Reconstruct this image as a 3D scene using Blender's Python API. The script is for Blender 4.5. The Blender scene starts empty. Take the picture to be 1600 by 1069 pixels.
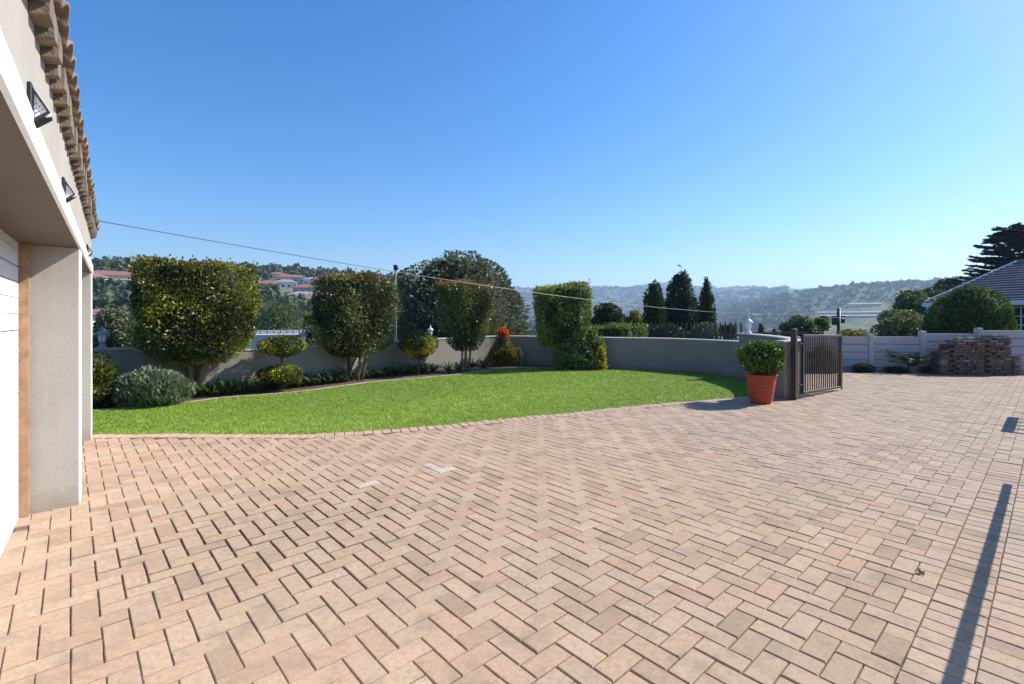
import bpy, bmesh, math, random
import numpy as np
from mathutils import Vector, Matrix

# ------------------------------------------------------------------ camera, sky, sun, exposure
SC = bpy.context.scene
COL = SC.collection
FPX, HOR, EYE = 765.0, 497.0, 1.5          # focal length in photo pixels, horizon row, eye height (m)
cam_d = bpy.data.cameras.new('camera'); cam = bpy.data.objects.new('camera', cam_d); COL.objects.link(cam)
cam.location = (0, 0, EYE); cam.rotation_euler = (math.radians(90), 0, 0)
cam_d.sensor_width = 36.0; cam_d.lens = FPX / 1600 * 36.0
cam_d.shift_y = -(534.5 - HOR) / 1600.0
cam_d.clip_start = 0.02; cam_d.clip_end = 30000
SC.camera = cam

SUN_AZ = math.atan2(0.95, 0.31); SUN_EL = math.radians(39)
world = bpy.data.worlds.new('World'); SC.world = world; world.use_nodes = True
wn = world.node_tree.nodes; wl = world.node_tree.links; wn.clear()
sky = wn.new('ShaderNodeTexSky'); sky.sky_type = 'NISHITA'; sky.sun_disc = False
sky.sun_elevation = SUN_EL; sky.sun_rotation = SUN_AZ
sky.altitude = 900; sky.air_density = 1.3; sky.dust_density = 1.4; sky.ozone_density = 6.0
bg = wn.new('ShaderNodeBackground'); bg.inputs['Strength'].default_value = 0.118
hsv = wn.new('ShaderNodeHueSaturation'); hsv.inputs['Saturation'].default_value = 1.28; hsv.inputs['Hue'].default_value = 0.506; wl.new(sky.outputs[0], hsv.inputs['Color'])
wo = wn.new('ShaderNodeOutputWorld'); wl.new(hsv.outputs[0], bg.inputs[0]); wl.new(bg.outputs[0], wo.inputs[0])
sun_d = bpy.data.lights.new('sun', 'SUN'); sun_d.energy = 5.0; sun_d.angle = math.radians(0.53); sun_d.color = (1.0, 0.955, 0.88)
sun = bpy.data.objects.new('sun', sun_d); COL.objects.link(sun)
sdir = Vector((math.sin(SUN_AZ) * math.cos(SUN_EL), math.cos(SUN_AZ) * math.cos(SUN_EL), math.sin(SUN_EL)))
sun.rotation_euler = sdir.to_track_quat('Z', 'Y').to_euler(); sun.location = (20, 5, 20)
SC.view_settings.view_transform = 'Standard'; SC.view_settings.look = 'None'
SC.view_settings.exposure = 0.7; SC.view_settings.gamma = 1.0; SC.view_settings.use_curve_mapping = False
try:
    SC.cycles.use_denoising = True; SC.cycles.max_bounces = 6; SC.cycles.transparent_max_bounces = 8
    SC.cycles.volume_bounces = 0
except Exception: pass

rng = np.random.default_rng(7); random.seed(7)

# ------------------------------------------------------------------ helpers
def gp(x, y):                                # ground point (z = 0) seen at a pixel of the survey photo
    Y = EYE * FPX / (y - HOR); return ((x - 800) / FPX * Y, Y)
def at(x, Y): return ((x - 800) / FPX * Y, Y)
def zat(y, Y): return EYE + (HOR - y) / FPX * Y

class MB:
    def __init__(s): s.v = []; s.f = []; s.m = []
    def add(s, vs, fs, mi=0):
        o = len(s.v); s.v += [tuple(map(float, p)) for p in vs]; s.f += [tuple(i + o for i in f) for f in fs]; s.m += [mi] * len(fs)
        return s
    def box(s, x0, x1, y0, y1, z0, z1, mi=0, M=None):
        vs = [(x0,y0,z0),(x1,y0,z0),(x1,y1,z0),(x0,y1,z0),(x0,y0,z1),(x1,y0,z1),(x1,y1,z1),(x0,y1,z1)]
        if M is not None: vs = [M @ Vector(p) for p in vs]
        return s.add(vs, [(0,3,2,1),(4,5,6,7),(0,1,5,4),(1,2,6,5),(2,3,7,6),(3,0,4,7)], mi)
    def bbox(s, x0, x1, y0, y1, z0, z1, c=0.01, M=None, mi=0):   # box with chamfered top and vertical edges
        c = min(c, (x1-x0)*.45, (y1-y0)*.45, (z1-z0)*.45)
        def ring(i, z):
            return [(x0+i+ (c if i==0 else 0),y0+i,z),(x1-i-(c if i==0 else 0),y0+i,z),(x1-i,y0+i+(c if i==0 else 0),z),(x1-i,y1-i-(c if i==0 else 0),z),
                    (x1-i-(c if i==0 else 0),y1-i,z),(x0+i+(c if i==0 else 0),y1-i,z),(x0+i,y1-i-(c if i==0 else 0),z),(x0+i,y0+i+(c if i==0 else 0),z)]
        a = ring(0, z0); b = ring(0, z1-c); t = [(x0+c,y0+c,z1),(x1-c,y0+c,z1),(x1-c,y1-c,z1),(x0+c,y1-c,z1)]
        vs = a + b + t
        if M is not None: vs = [M @ Vector(p) for p in vs]
        fs = [tuple(range(7,-1,-1))] + [(i,(i+1)%8,8+(i+1)%8,8+i) for i in range(8)]
        fs += [(16,17,18,19),(8,9,17,16),(10,11,18,17),(12,13,19,18),(14,15,16,19),(9,10,17),(11,12,18),(13,14,19),(15,8,16)]
        return s.add(vs, fs, mi)
    def tube(s, pts, rad, n=8, mi=0, cap=True):
        pts = [Vector(p) for p in pts]; rad = rad if hasattr(rad, '__len__') else [rad]*len(pts)
        rings = []; up = Vector((0,0,1))
        for i, p in enumerate(pts):
            d = (pts[min(i+1,len(pts)-1)] - pts[max(i-1,0)]).normalized()
            a = d.cross(up)
            if a.length < 1e-3: a = d.cross(Vector((1,0,0)))
            a.normalize(); b = d.cross(a)
            rings.append([p + (a*math.cos(t)+b*math.sin(t))*rad[i] for t in [2*math.pi*k/n for k in range(n)]])
        vs = [q for r in rings for q in r]
        fs = [(i*n+k, i*n+(k+1)%n, (i+1)*n+(k+1)%n, (i+1)*n+k) for i in range(len(pts)-1) for k in range(n)]
        if cap: fs += [tuple(range(n-1,-1,-1)), tuple((len(pts)-1)*n+k for k in range(n))]
        return s.add(vs, fs, mi)
    def lathe(s, prof, n=24, mi=0, c=(0,0)):
        vs = [(c[0]+r*math.cos(2*math.pi*k/n), c[1]+r*math.sin(2*math.pi*k/n), z) for r, z in prof for k in range(n)]
        fs = [(i*n+k, i*n+(k+1)%n, (i+1)*n+(k+1)%n, (i+1)*n+k) for i in range(len(prof)-1) for k in range(n)]
        return s.add(vs, fs, mi)
    def build(s, name, mats, parent=None, smooth=False):
        me = bpy.data.meshes.new(name); me.from_pydata(s.v, [], s.f)
        if not isinstance(mats, (list, tuple)): mats = [mats]
        for m in mats: me.materials.append(m)
        if len(mats) > 1: me.polygons.foreach_set('material_index', s.m)
        me.polygons.foreach_set('use_smooth', [bool(smooth)]*len(s.f))
        me.update()
        o = bpy.data.objects.new(name, me); COL.objects.link(o)
        if parent is not None: o.parent = parent
        return o

def np_mesh(name, V, F, mat, parent=None, attrs=None, smooth=False):
    """V (n,3) float, F (m,k) int - k-gons of one size"""
    me = bpy.data.meshes.new(name); n, k = F.shape
    me.vertices.add(len(V)); me.vertices.foreach_set('co', np.asarray(V, np.float32).ravel())
    me.loops.add(n*k); me.loops.foreach_set('vertex_index', F.astype(np.int32).ravel())
    me.polygons.add(n); me.polygons.foreach_set('loop_start', np.arange(0, n*k, k, dtype=np.int32))
    me.polygons.foreach_set('use_smooth', np.full(n, bool(smooth)))
    me.update(calc_edges=True)
    for an, av in (attrs or {}).items():
        a = me.attributes.new(an, 'FLOAT', 'POINT'); a.data.foreach_set('value', np.asarray(av, np.float32))
    me.materials.append(mat)
    o = bpy.data.objects.new(name, me); COL.objects.link(o)
    if parent is not None: o.parent = parent
    return o

def thing(name, label, cat, loc=(0,0,0), rz=0.0, group=None):
    o = bpy.data.objects.new(name, None); COL.objects.link(o)
    o.location = loc; o.rotation_euler = (0,0,rz); o.empty_display_size = 0.2
    return tag(o, label, cat, group)
def tag(o, label, cat, group=None):
    o['label'] = label; o['category'] = cat
    if group: o['group'] = group
    return o
def struct(o): o['kind'] = 'structure'; return o
def stuff(o, label=None, cat=None):
    o['kind'] = 'stuff'
    if label: o['label'] = label
    if cat: o['category'] = cat
    return o
def copy_tree(o, parent=None):
    c = o.copy(); COL.objects.link(c)
    if parent is not None: c.parent = parent
    for ch in list(o.children): copy_tree(ch, c)
    return c

# ------------------------------------------------------------------ materials
def mat_new(name):
    m = bpy.data.materials.new(name); m.use_nodes = True
    nt = m.node_tree; nt.nodes.clear()
    out = nt.nodes.new('ShaderNodeOutputMaterial'); p = nt.nodes.new('ShaderNodeBsdfPrincipled')
    nt.links.new(p.outputs[0], out.inputs[0])
    return m, nt, p, out
def N(nt, t, **kw):
    n = nt.nodes.new(t)
    for k, v in kw.items():
        if k in n.inputs.keys() if isinstance(k, str) else False: n.inputs[k].default_value = v
        else: setattr(n, k, v)
    return n
def noise(nt, vec, scale, detail=4, rough=0.55):
    n = nt.nodes.new('ShaderNodeTexNoise'); n.inputs['Scale'].default_value = scale; n.inputs['Detail'].default_value = detail
    n.inputs['Roughness'].default_value = rough
    if vec is not None: nt.links.new(vec, n.inputs['Vector'])
    return n.outputs[0]
def ramp(nt, fac, stops):
    r = nt.nodes.new('ShaderNodeValToRGB'); cr = r.color_ramp
    while len(cr.elements) < len(stops): cr.elements.new(0.5)
    for e, (p, c) in zip(cr.elements, stops):
        e.position = p; e.color = (c[0], c[1], c[2], 1) if hasattr(c, '__len__') else (c, c, c, 1)
    nt.links.new(fac, r.inputs[0]); return r.outputs[0]
def mix(nt, fac, a, b, blend='MIX'):
    m = nt.nodes.new('ShaderNodeMix'); m.data_type = 'RGBA'; m.blend_type = blend
    for sock, v in ((m.inputs[0], fac), (m.inputs[6], a), (m.inputs[7], b)):
        if isinstance(v, bpy.types.NodeSocket): nt.links.new(v, sock)
        elif hasattr(v, '__len__'): sock.default_value = (v[0], v[1], v[2], 1)
        else: sock.default_value = v
    return m.outputs[2]
def bump(nt, p, h, strength=0.3, dist=0.01):
    b = nt.nodes.new('ShaderNodeBump'); b.inputs['Strength'].default_value = strength; b.inputs['Distance'].default_value = dist
    nt.links.new(h, b.inputs['Height']); nt.links.new(b.outputs[0], p.inputs['Normal'])
def wpos(nt): return nt.nodes.new('ShaderNodeNewGeometry').outputs['Position']
def opos(nt): return nt.nodes.new('ShaderNodeTexCoord').outputs['Object']
def attr(nt, name): a = nt.nodes.new('ShaderNodeAttribute'); a.attribute_name = name; return a.outputs['Fac']

def simple(name, col, rough=0.6, var=0.15, scale=6, metal=0.0, bmp=0.0, bscale=60, world_space=False, spec=0.5):
    m, nt, p, out = mat_new(name)
    v = wpos(nt) if world_space else opos(nt)
    n = noise(nt, v, scale, 6, 0.6)
    a = tuple(c*(1-var) for c in col); b = tuple(min(1, c*(1+var)) for c in col)
    c = ramp(nt, n, [(0.3, a), (0.7, b)])
    nt.links.new(c, p.inputs['Base Color']); p.inputs['Roughness'].default_value = rough; p.inputs['Metallic'].default_value = metal
    p.inputs['Specular IOR Level'].default_value = spec
    if bmp: bump(nt, p, noise(nt, v, bscale, 4), bmp, 0.01)
    return m

def foliage_mat(name, dark, light, flush=None, trans=0.28, rough=0.42, spec=0.45):
    m, nt, p, out = mat_new(name)
    c = ramp(nt, attr(nt, 'tint'), [(0.0, dark), (0.55, tuple((a+b)/2 for a, b in zip(dark, light))), (1.0, light)])
    if flush is not None: c = mix(nt, attr(nt, 'flush'), c, flush)
    nt.links.new(c, p.inputs['Base Color']); p.inputs['Roughness'].default_value = rough
    p.inputs['Specular IOR Level'].default_value = spec
    tr = nt.nodes.new('ShaderNodeBsdfTranslucent')
    tc = mix(nt, 1.0, c, (1.0, 1.0, 0.55), 'MULTIPLY'); nt.links.new(tc, tr.inputs[0])
    ms = nt.nodes.new('ShaderNodeMixShader'); ms.inputs[0].default_value = trans
    nt.links.new(p.outputs[0], ms.inputs[1]); nt.links.new(tr.outputs[0], ms.inputs[2]); nt.links.new(ms.outputs[0], out.inputs[0])
    return m

def paver_mat(name, use_attr):
    m, nt, p, out = mat_new(name)
    w = wpos(nt)
    if use_attr: r = attr(nt, 'rnd')
    else:
        oi = nt.nodes.new('ShaderNodeObjectInfo'); sx = nt.nodes.new('ShaderNodeSeparateColor'); nt.links.new(oi.outputs['Color'], sx.inputs[0]); r = sx.outputs[0]
    base = ramp(nt, r, [(0.0, (0.35,0.235,0.155)), (0.12, (0.44,0.29,0.19)), (0.36, (0.49,0.315,0.21)), (0.52, (0.46,0.325,0.22)),
                        (0.70, (0.51,0.35,0.24)), (0.88, (0.43,0.305,0.21)), (0.955, (0.46,0.265,0.18)), (0.97, (0.53,0.46,0.39)), (1.0, (0.53,0.47,0.41))])
    # broad drift of the tone: peach by the garage, buff-grey towards the far end of the yard
    sep = nt.nodes.new('ShaderNodeSeparateXYZ'); nt.links.new(w, sep.inputs[0])
    mr = nt.nodes.new('ShaderNodeMapRange'); mr.inputs[1].default_value = -3; mr.inputs[2].default_value = 6
    nt.links.new(sep.outputs[0], mr.inputs[0])
    nb = noise(nt, w, 0.5, 3); ad = nt.nodes.new('ShaderNodeMath'); ad.operation = 'ADD'; nt.links.new(mr.outputs[0], ad.inputs[0])
    sb = nt.nodes.new('ShaderNodeMath'); sb.operation = 'MULTIPLY_ADD'; sb.inputs[1].default_value = 1.2; sb.inputs[2].default_value = -0.6; nt.links.new(nb, sb.inputs[0])
    nt.links.new(sb.outputs[0], ad.inputs[1]); ad.use_clamp = True
    hs = nt.nodes.new('ShaderNodeHueSaturation'); hs.inputs['Saturation'].default_value = 0.82; hs.inputs['Hue'].default_value = 0.512; hs.inputs['Value'].default_value = 0.74
    nt.links.new(base, hs.inputs['Color'])
    c = mix(nt, ad.outputs[0], base, hs.outputs[0])
    # sandy aggregate, weather blotches, tyre and oil stains
    g = noise(nt, w, 260, 3, 0.7); c = mix(nt, 1.0, c, ramp(nt, g, [(0.30, 0.60), (0.5, 1.0), (0.72, 1.3)]), 'MULTIPLY')
    g2 = noise(nt, w, 34, 5, 0.65); c = mix(nt, 1.0, c, ramp(nt, g2, [(0.28, 0.76), (0.5, 1.0), (0.75, 1.1)]), 'MULTIPLY')
    st = noise(nt, w, 3.4, 6, 0.7); sf = ramp(nt, st, [(0.50, 0.0), (0.64, 0.5)])
    c = mix(nt, sf, c, (0.20, 0.15, 0.11))
    st2 = noise(nt, w, 1.1, 5, 0.6); c = mix(nt, ramp(nt, st2, [(0.35, 0.0), (0.75, 0.42)]), c, (0.34, 0.25, 0.17))
    wh = noise(nt, w, 5.5, 6, 0.75); c = mix(nt, ramp(nt, wh, [(0.64, 0.0), (0.78, 0.4)]), c, (0.62, 0.56, 0.5))
    # an old oily, mossy patch where cars stand, blackening the joints (shape of its own)
    ds = nt.nodes.new('ShaderNodeVectorMath'); ds.operation = 'DISTANCE'; ds.inputs[1].default_value = (-1.7, 3.35, 0); nt.links.new(w, ds.inputs[0])
    dn = nt.nodes.new('ShaderNodeMath'); dn.operation = 'MULTIPLY_ADD'; dn.inputs[1].default_value = 2.6; nt.links.new(st2, dn.inputs[0]); nt.links.new(ds.outputs['Value'], dn.inputs[2])
    om = nt.nodes.new('ShaderNodeMapRange'); om.inputs[1].default_value = 1.5; om.inputs[2].default_value = 2.9; om.inputs[3].default_value = 1.0; om.inputs[4].default_value = 0.0; nt.links.new(dn.outputs[0], om.inputs[0])
    sp = nt.nodes.new('ShaderNodeMath'); sp.operation = 'MULTIPLY'; nt.links.new(om.outputs[0], sp.inputs[0]); nt.links.new(ramp(nt, g2, [(0.35, 0.75), (0.65, 0.15)]), sp.inputs[1])
    c = mix(nt, sp.outputs[0], c, (0.27, 0.215, 0.15))
    ej = nt.nodes.new('ShaderNodeMath'); ej.operation = 'MULTIPLY_ADD'; ej.inputs[1].default_value = 0.75; ej.inputs[2].default_value = 0.22; nt.links.new(om.outputs[0], ej.inputs[0])
    mu = nt.nodes.new('ShaderNodeMath'); mu.operation = 'MULTIPLY'; nt.links.new(attr(nt, 'edge'), mu.inputs[0]); nt.links.new(ej.outputs[0], mu.inputs[1])
    c = mix(nt, mu.outputs[0], c, (0.10, 0.075, 0.055))
    nt.links.new(c, p.inputs['Base Color']); p.inputs['Roughness'].default_value = 0.85; p.inputs['Specular IOR Level'].default_value = 0.25
    h = mix(nt, 0.5, g, g2); bump(nt, p, h, 0.5, 0.004)
    return m

M = {}
M['paver'] = paver_mat('paver_clay', False); M['paver_all'] = paver_mat('paver_clay_field', True)
M['sand'] = simple('joint_sand', (0.14,0.105,0.075), 0.95, 0.45, 25, world_space=True)
M['kerb_brick'] = simple('kerb_brick', (0.46,0.30,0.22), 0.85, 0.25, 14, bmp=0.4, bscale=150, world_space=True, spec=0.25)
M['soil'] = simple('mulch_soil', (0.10,0.06,0.038), 0.95, 0.6, 18, bmp=1.0, bscale=40, world_space=True)
M['edging'] = simple('edging_concrete', (0.34,0.28,0.21), 0.9, 0.25, 9, bmp=0.4, world_space=True)
M['bark'] = simple('bark', (0.17,0.12,0.085), 0.9, 0.4, 22, bmp=0.8, bscale=50)
M['bark_grey'] = simple('bark_grey', (0.20,0.16,0.13), 0.9, 0.35, 18, bmp=0.8, bscale=40)
def plaster(name, col, streak=0.12):
    m, nt, p, out = mat_new(name); w = wpos(nt)
    n1 = noise(nt, w, 1.3, 6, 0.65); c = ramp(nt, n1, [(0.25, tuple(x*(1-streak) for x in col)), (0.75, tuple(min(1, x*(1+streak*.7)) for x in col))])
    mp = nt.nodes.new('ShaderNodeMapping'); mp.inputs['Scale'].default_value = (7, 7, 0.5); nt.links.new(w, mp.inputs[0])
    n2 = noise(nt, mp.outputs[0], 1.0, 5, 0.7); c = mix(nt, ramp(nt, n2, [(0.52, 0.0), (0.8, streak*2.2)]), c, tuple(x*0.55 for x in col))
    n3 = noise(nt, w, 55, 3, 0.6); c = mix(nt, 1.0, c, ramp(nt, n3, [(0.3, 0.93), (0.7, 1.05)]), 'MULTIPLY')
    sep = nt.nodes.new('ShaderNodeSeparateXYZ'); nt.links.new(w, sep.inputs[0])
    # splash-back dirt along the foot of the wall, broken up
    ms = nt.nodes.new('ShaderNodeMath'); ms.operation = 'MULTIPLY_ADD'; ms.inputs[1].default_value = 0.5; nt.links.new(n1, ms.inputs[0]); nt.links.new(sep.outputs[2], ms.inputs[2])
    c = mix(nt, ramp(nt, ms.outputs[0], [(0.22, 0.45), (0.42, 0.0)]), c, (0.16, 0.12, 0.085))
    nt.links.new(c, p.inputs['Base Color']); p.inputs['Roughness'].default_value = 0.82; p.inputs['Specular IOR Level'].default_value = 0.3
    bump(nt, p, mix(nt, 0.5, n3, n1), 0.35, 0.006)
    return m
M['wall_paint'] = plaster('wall_taupe_paint', (0.265,0.24,0.205))
M['garage_paint'] = plaster('garage_taupe_paint', (0.40,0.365,0.315))
M['soffit_shade'] = plaster('soffit_shade', (0.135,0.105,0.075))  # darker than the garage walls: shade under the lintel put into the colour
M['white_paint'] = plaster('white_trim_paint', (0.80,0.79,0.76), 0.05)
M['coping'] = plaster('coping_paint', (0.42,0.39,0.35), 0.15)
M['door_white'] = simple('door_white', (0.70,0.71,0.72), 0.45, 0.03, 3, world_space=True)
M['timber'] = simple('jamb_timber', (0.36,0.215,0.12), 0.6, 0.3, 12, world_space=True)
M['tile_brown'] = simple('roof_tile_clay', (0.20,0.145,0.105), 0.9, 0.45, 9, bmp=0.5, bscale=60, world_space=True)
M['tile_red'] = simple('roof_tile_red', (0.36,0.13,0.085), 0.85, 0.3, 6, world_space=True)
M['mortar'] = simple('mortar_grey', (0.20,0.165,0.125), 0.95, 0.35, 15, bmp=0.6, world_space=True)
M['black_metal'] = simple('black_metal', (0.022,0.022,0.026), 0.45, 0.25, 12)
M['lamp_white'] = simple('lamp_diffuser', (0.82,0.84,0.88), 0.3, 0.04, 5)
M['dot'] = simple('led_dot', (0.16,0.16,0.2), 0.4, 0.05, 5)
M['gate_paint'] = simple('gate_brown_paint', (0.048,0.027,0.023), 0.5, 0.3, 14, bmp=0.15)
M['terracotta'] = simple('terracotta_pot', (0.40,0.068,0.03), 0.6, 0.14, 7, bmp=0.15, bscale=30, spec=0.25)
M['precast'] = plaster('precast_concrete', (0.50,0.455,0.44), 0.13)
M['old_brick'] = simple('stacked_brick', (0.125,0.09,0.072), 0.95, 0.55, 10, bmp=0.6, world_space=True)
M['lantern'] = simple('lantern_white', (0.66,0.68,0.72), 0.4, 0.06, 8)
M['lantern_grey'] = simple('lantern_grey', (0.30,0.34,0.42), 0.5, 0.1, 8)
M['glass'] = simple('window_glass', (0.03,0.04,0.05), 0.08, 0.2, 2)
M['white_wood'] = simple('white_woodwork', (0.72,0.74,0.74), 0.5, 0.05, 6)
M['slate'] = simple('slate_tile', (0.20,0.185,0.195), 0.75, 0.35, 5, bmp=0.4, world_space=True)
M['house_wall'] = plaster('neighbour_wall', (0.42,0.37,0.28))
M['grey_roof'] = simple('grey_roof', (0.19,0.185,0.18), 0.7, 0.2, 6, world_space=True)
M['solar'] = simple('solar_cells', (0.045,0.06,0.10), 0.2, 0.2, 3)
M['alu'] = simple('aluminium', (0.62,0.64,0.66), 0.35, 0.1, 6)
M['pole_grey'] = simple('pole_grey', (0.45,0.44,0.42), 0.6, 0.15, 8)
M['steel_dark'] = simple('dark_steel', (0.05,0.05,0.055), 0.5, 0.2, 8)
M['concrete'] = simple('bridge_concrete', (0.62,0.58,0.55), 0.8, 0.1, 0.05, world_space=True)
M['dry_leaf'] = simple('dry_leaf', (0.28,0.22,0.10), 0.8, 0.4, 40)

# foliage
M['ficus'] = foliage_mat('leaf_ficus', (0.045,0.065,0.014), (0.34,0.37,0.065), (0.34,0.18,0.05), rough=0.42)
M['ficus_red'] = foliage_mat('leaf_ficus_red', (0.035,0.055,0.018), (0.20,0.25,0.09), (0.42,0.16,0.04), rough=0.34)
M['ficus_green'] = foliage_mat('leaf_ficus_green', (0.04,0.07,0.018), (0.28,0.35,0.075), (0.42,0.46,0.10), rough=0.42)
M['privet'] = foliage_mat('leaf_golden_privet', (0.03,0.045,0.006), (0.15,0.175,0.018), (0.62,0.56,0.03))
M['lavender'] = foliage_mat('leaf_lavender', (0.10,0.13,0.07), (0.32,0.37,0.23), rough=0.6, trans=0.15)
M['photinia'] = foliage_mat('leaf_photinia', (0.08,0.10,0.02), (0.32,0.29,0.07), (0.80,0.17,0.03))
M['greyshrub'] = foliage_mat('leaf_grey_shrub', (0.05,0.075,0.03), (0.32,0.38,0.22), (0.16,0.28,0.05))
M['yellowleaf'] = foliage_mat('leaf_yellow', (0.32,0.28,0.02), (0.75,0.62,0.03))
M['strap'] = foliage_mat('leaf_strap', (0.03,0.06,0.015), (0.15,0.23,0.07), rough=0.3)
M['gardenia'] = foliage_mat('leaf_pot_shrub', (0.03,0.065,0.012), (0.17,0.26,0.04), rough=0.4)
M['tree_olive'] = foliage_mat('leaf_olive', (0.045,0.06,0.03), (0.17,0.19,0.095), rough=0.5)
M['tree_grey'] = foliage_mat('leaf_grey_green', (0.045,0.058,0.032), (0.18,0.20,0.115), rough=0.5)
M['tree_soft'] = foliage_mat('leaf_soft_green', (0.06,0.085,0.035), (0.23,0.27,0.12), rough=0.5)
M['tree_green'] = foliage_mat('leaf_mid_green', (0.035,0.06,0.02), (0.15,0.20,0.07), rough=0.5)
M['tree_dark'] = foliage_mat('leaf_dark_green', (0.018,0.033,0.018), (0.07,0.10,0.05), rough=0.5)
M['tree_lime'] = foliage_mat('leaf_lime', (0.06,0.10,0.015), (0.26,0.34,0.06), rough=0.45)
M['tree_gold'] = foliage_mat('leaf_gold', (0.09,0.10,0.02), (0.42,0.32,0.04), rough=0.5)
M['conifer'] = foliage_mat('leaf_conifer', (0.022,0.045,0.02), (0.10,0.15,0.05), rough=0.6, trans=0.12)
M['conifer_blue'] = foliage_mat('leaf_conifer_blue', (0.02,0.045,0.033), (0.08,0.13,0.085), rough=0.6, trans=0.12)
M['conifer_gold'] = foliage_mat('leaf_conifer_gold', (0.028,0.06,0.010), (0.13,0.21,0.03), rough=0.6, trans=0.2)
M['cedar'] = foliage_mat('leaf_cedar', (0.010,0.020,0.018), (0.035,0.055,0.045), rough=0.6, trans=0.1)
M['wood_far'] = foliage_mat('leaf_far_wood', (0.022,0.04,0.018), (0.085,0.115,0.045), rough=0.7, trans=0.1)
M['brush_far'] = foliage_mat('leaf_far_brush', (0.05,0.066,0.03), (0.115,0.125,0.058), rough=0.8, trans=0.1)
M['core'] = simple('foliage_core', (0.012,0.018,0.008), 0.9, 0.3, 6)  # near-black, stands for the shade inside the leaves

def grass_mat():
    m, nt, p, out = mat_new('lawn_grass'); w = wpos(nt)
    c = ramp(nt, attr(nt, 'tint'), [(0.0, (0.12,0.20,0.018)), (0.5, (0.31,0.45,0.05)), (0.93, (0.46,0.57,0.11)), (1.0, (0.45,0.46,0.2))])
    n1 = noise(nt, w, 1.6, 5, 0.65); c = mix(nt, ramp(nt, n1, [(0.35, 0.0), (0.7, 0.45)]), c, (0.32,0.41,0.055))
    n2 = noise(nt, w, 5.0, 4, 0.6); c = mix(nt, 1.0, c, ramp(nt, n2, [(0.3, 0.75), (0.7, 1.15)]), 'MULTIPLY')
    nt.links.new(c, p.inputs['Base Color']); p.inputs['Roughness'].default_value = 0.5; p.inputs['Specular IOR Level'].default_value = 0.35
    tr = nt.nodes.new('ShaderNodeBsdfTranslucent'); nt.links.new(c, tr.inputs[0])
    ms = nt.nodes.new('ShaderNodeMixShader'); ms.inputs[0].default_value = 0.35
    nt.links.new(p.outputs[0], ms.inputs[1]); nt.links.new(tr.outputs[0], ms.inputs[2]); nt.links.new(ms.outputs[0], out.inputs[0])
    return m
M['grass'] = grass_mat()
M['lawn_soil'] = simple('lawn_thatch', (0.19,0.29,0.04), 0.9, 0.35, 30, bmp=0.6, bscale=90, world_space=True)
def terrain_mat():
    m, nt, p, out = mat_new('terrain_brush'); w = wpos(nt)
    n1 = noise(nt, w, 0.012, 8, 0.62); n2 = noise(nt, w, 0.09, 6, 0.7); n3 = noise(nt, w, 1.5, 5, 0.7)
    c = ramp(nt, n1, [(0.32, (0.055,0.072,0.03)), (0.46, (0.11,0.12,0.05)), (0.58, (0.19,0.17,0.075)), (0.72, (0.28,0.22,0.12))])
    c = mix(nt, ramp(nt, n2, [(0.42, 0.0), (0.6, 0.75)]), c, (0.035,0.052,0.022))
    c = mix(nt, 1.0, c, ramp(nt, n3, [(0.3, 0.7), (0.7, 1.2)]), 'MULTIPLY')
    nt.links.new(c, p.inputs['Base Color']); p.inputs['Roughness'].default_value = 0.95; p.inputs['Specular IOR Level'].default_value = 0.1
    return m
M['terrain'] = terrain_mat()

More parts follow.
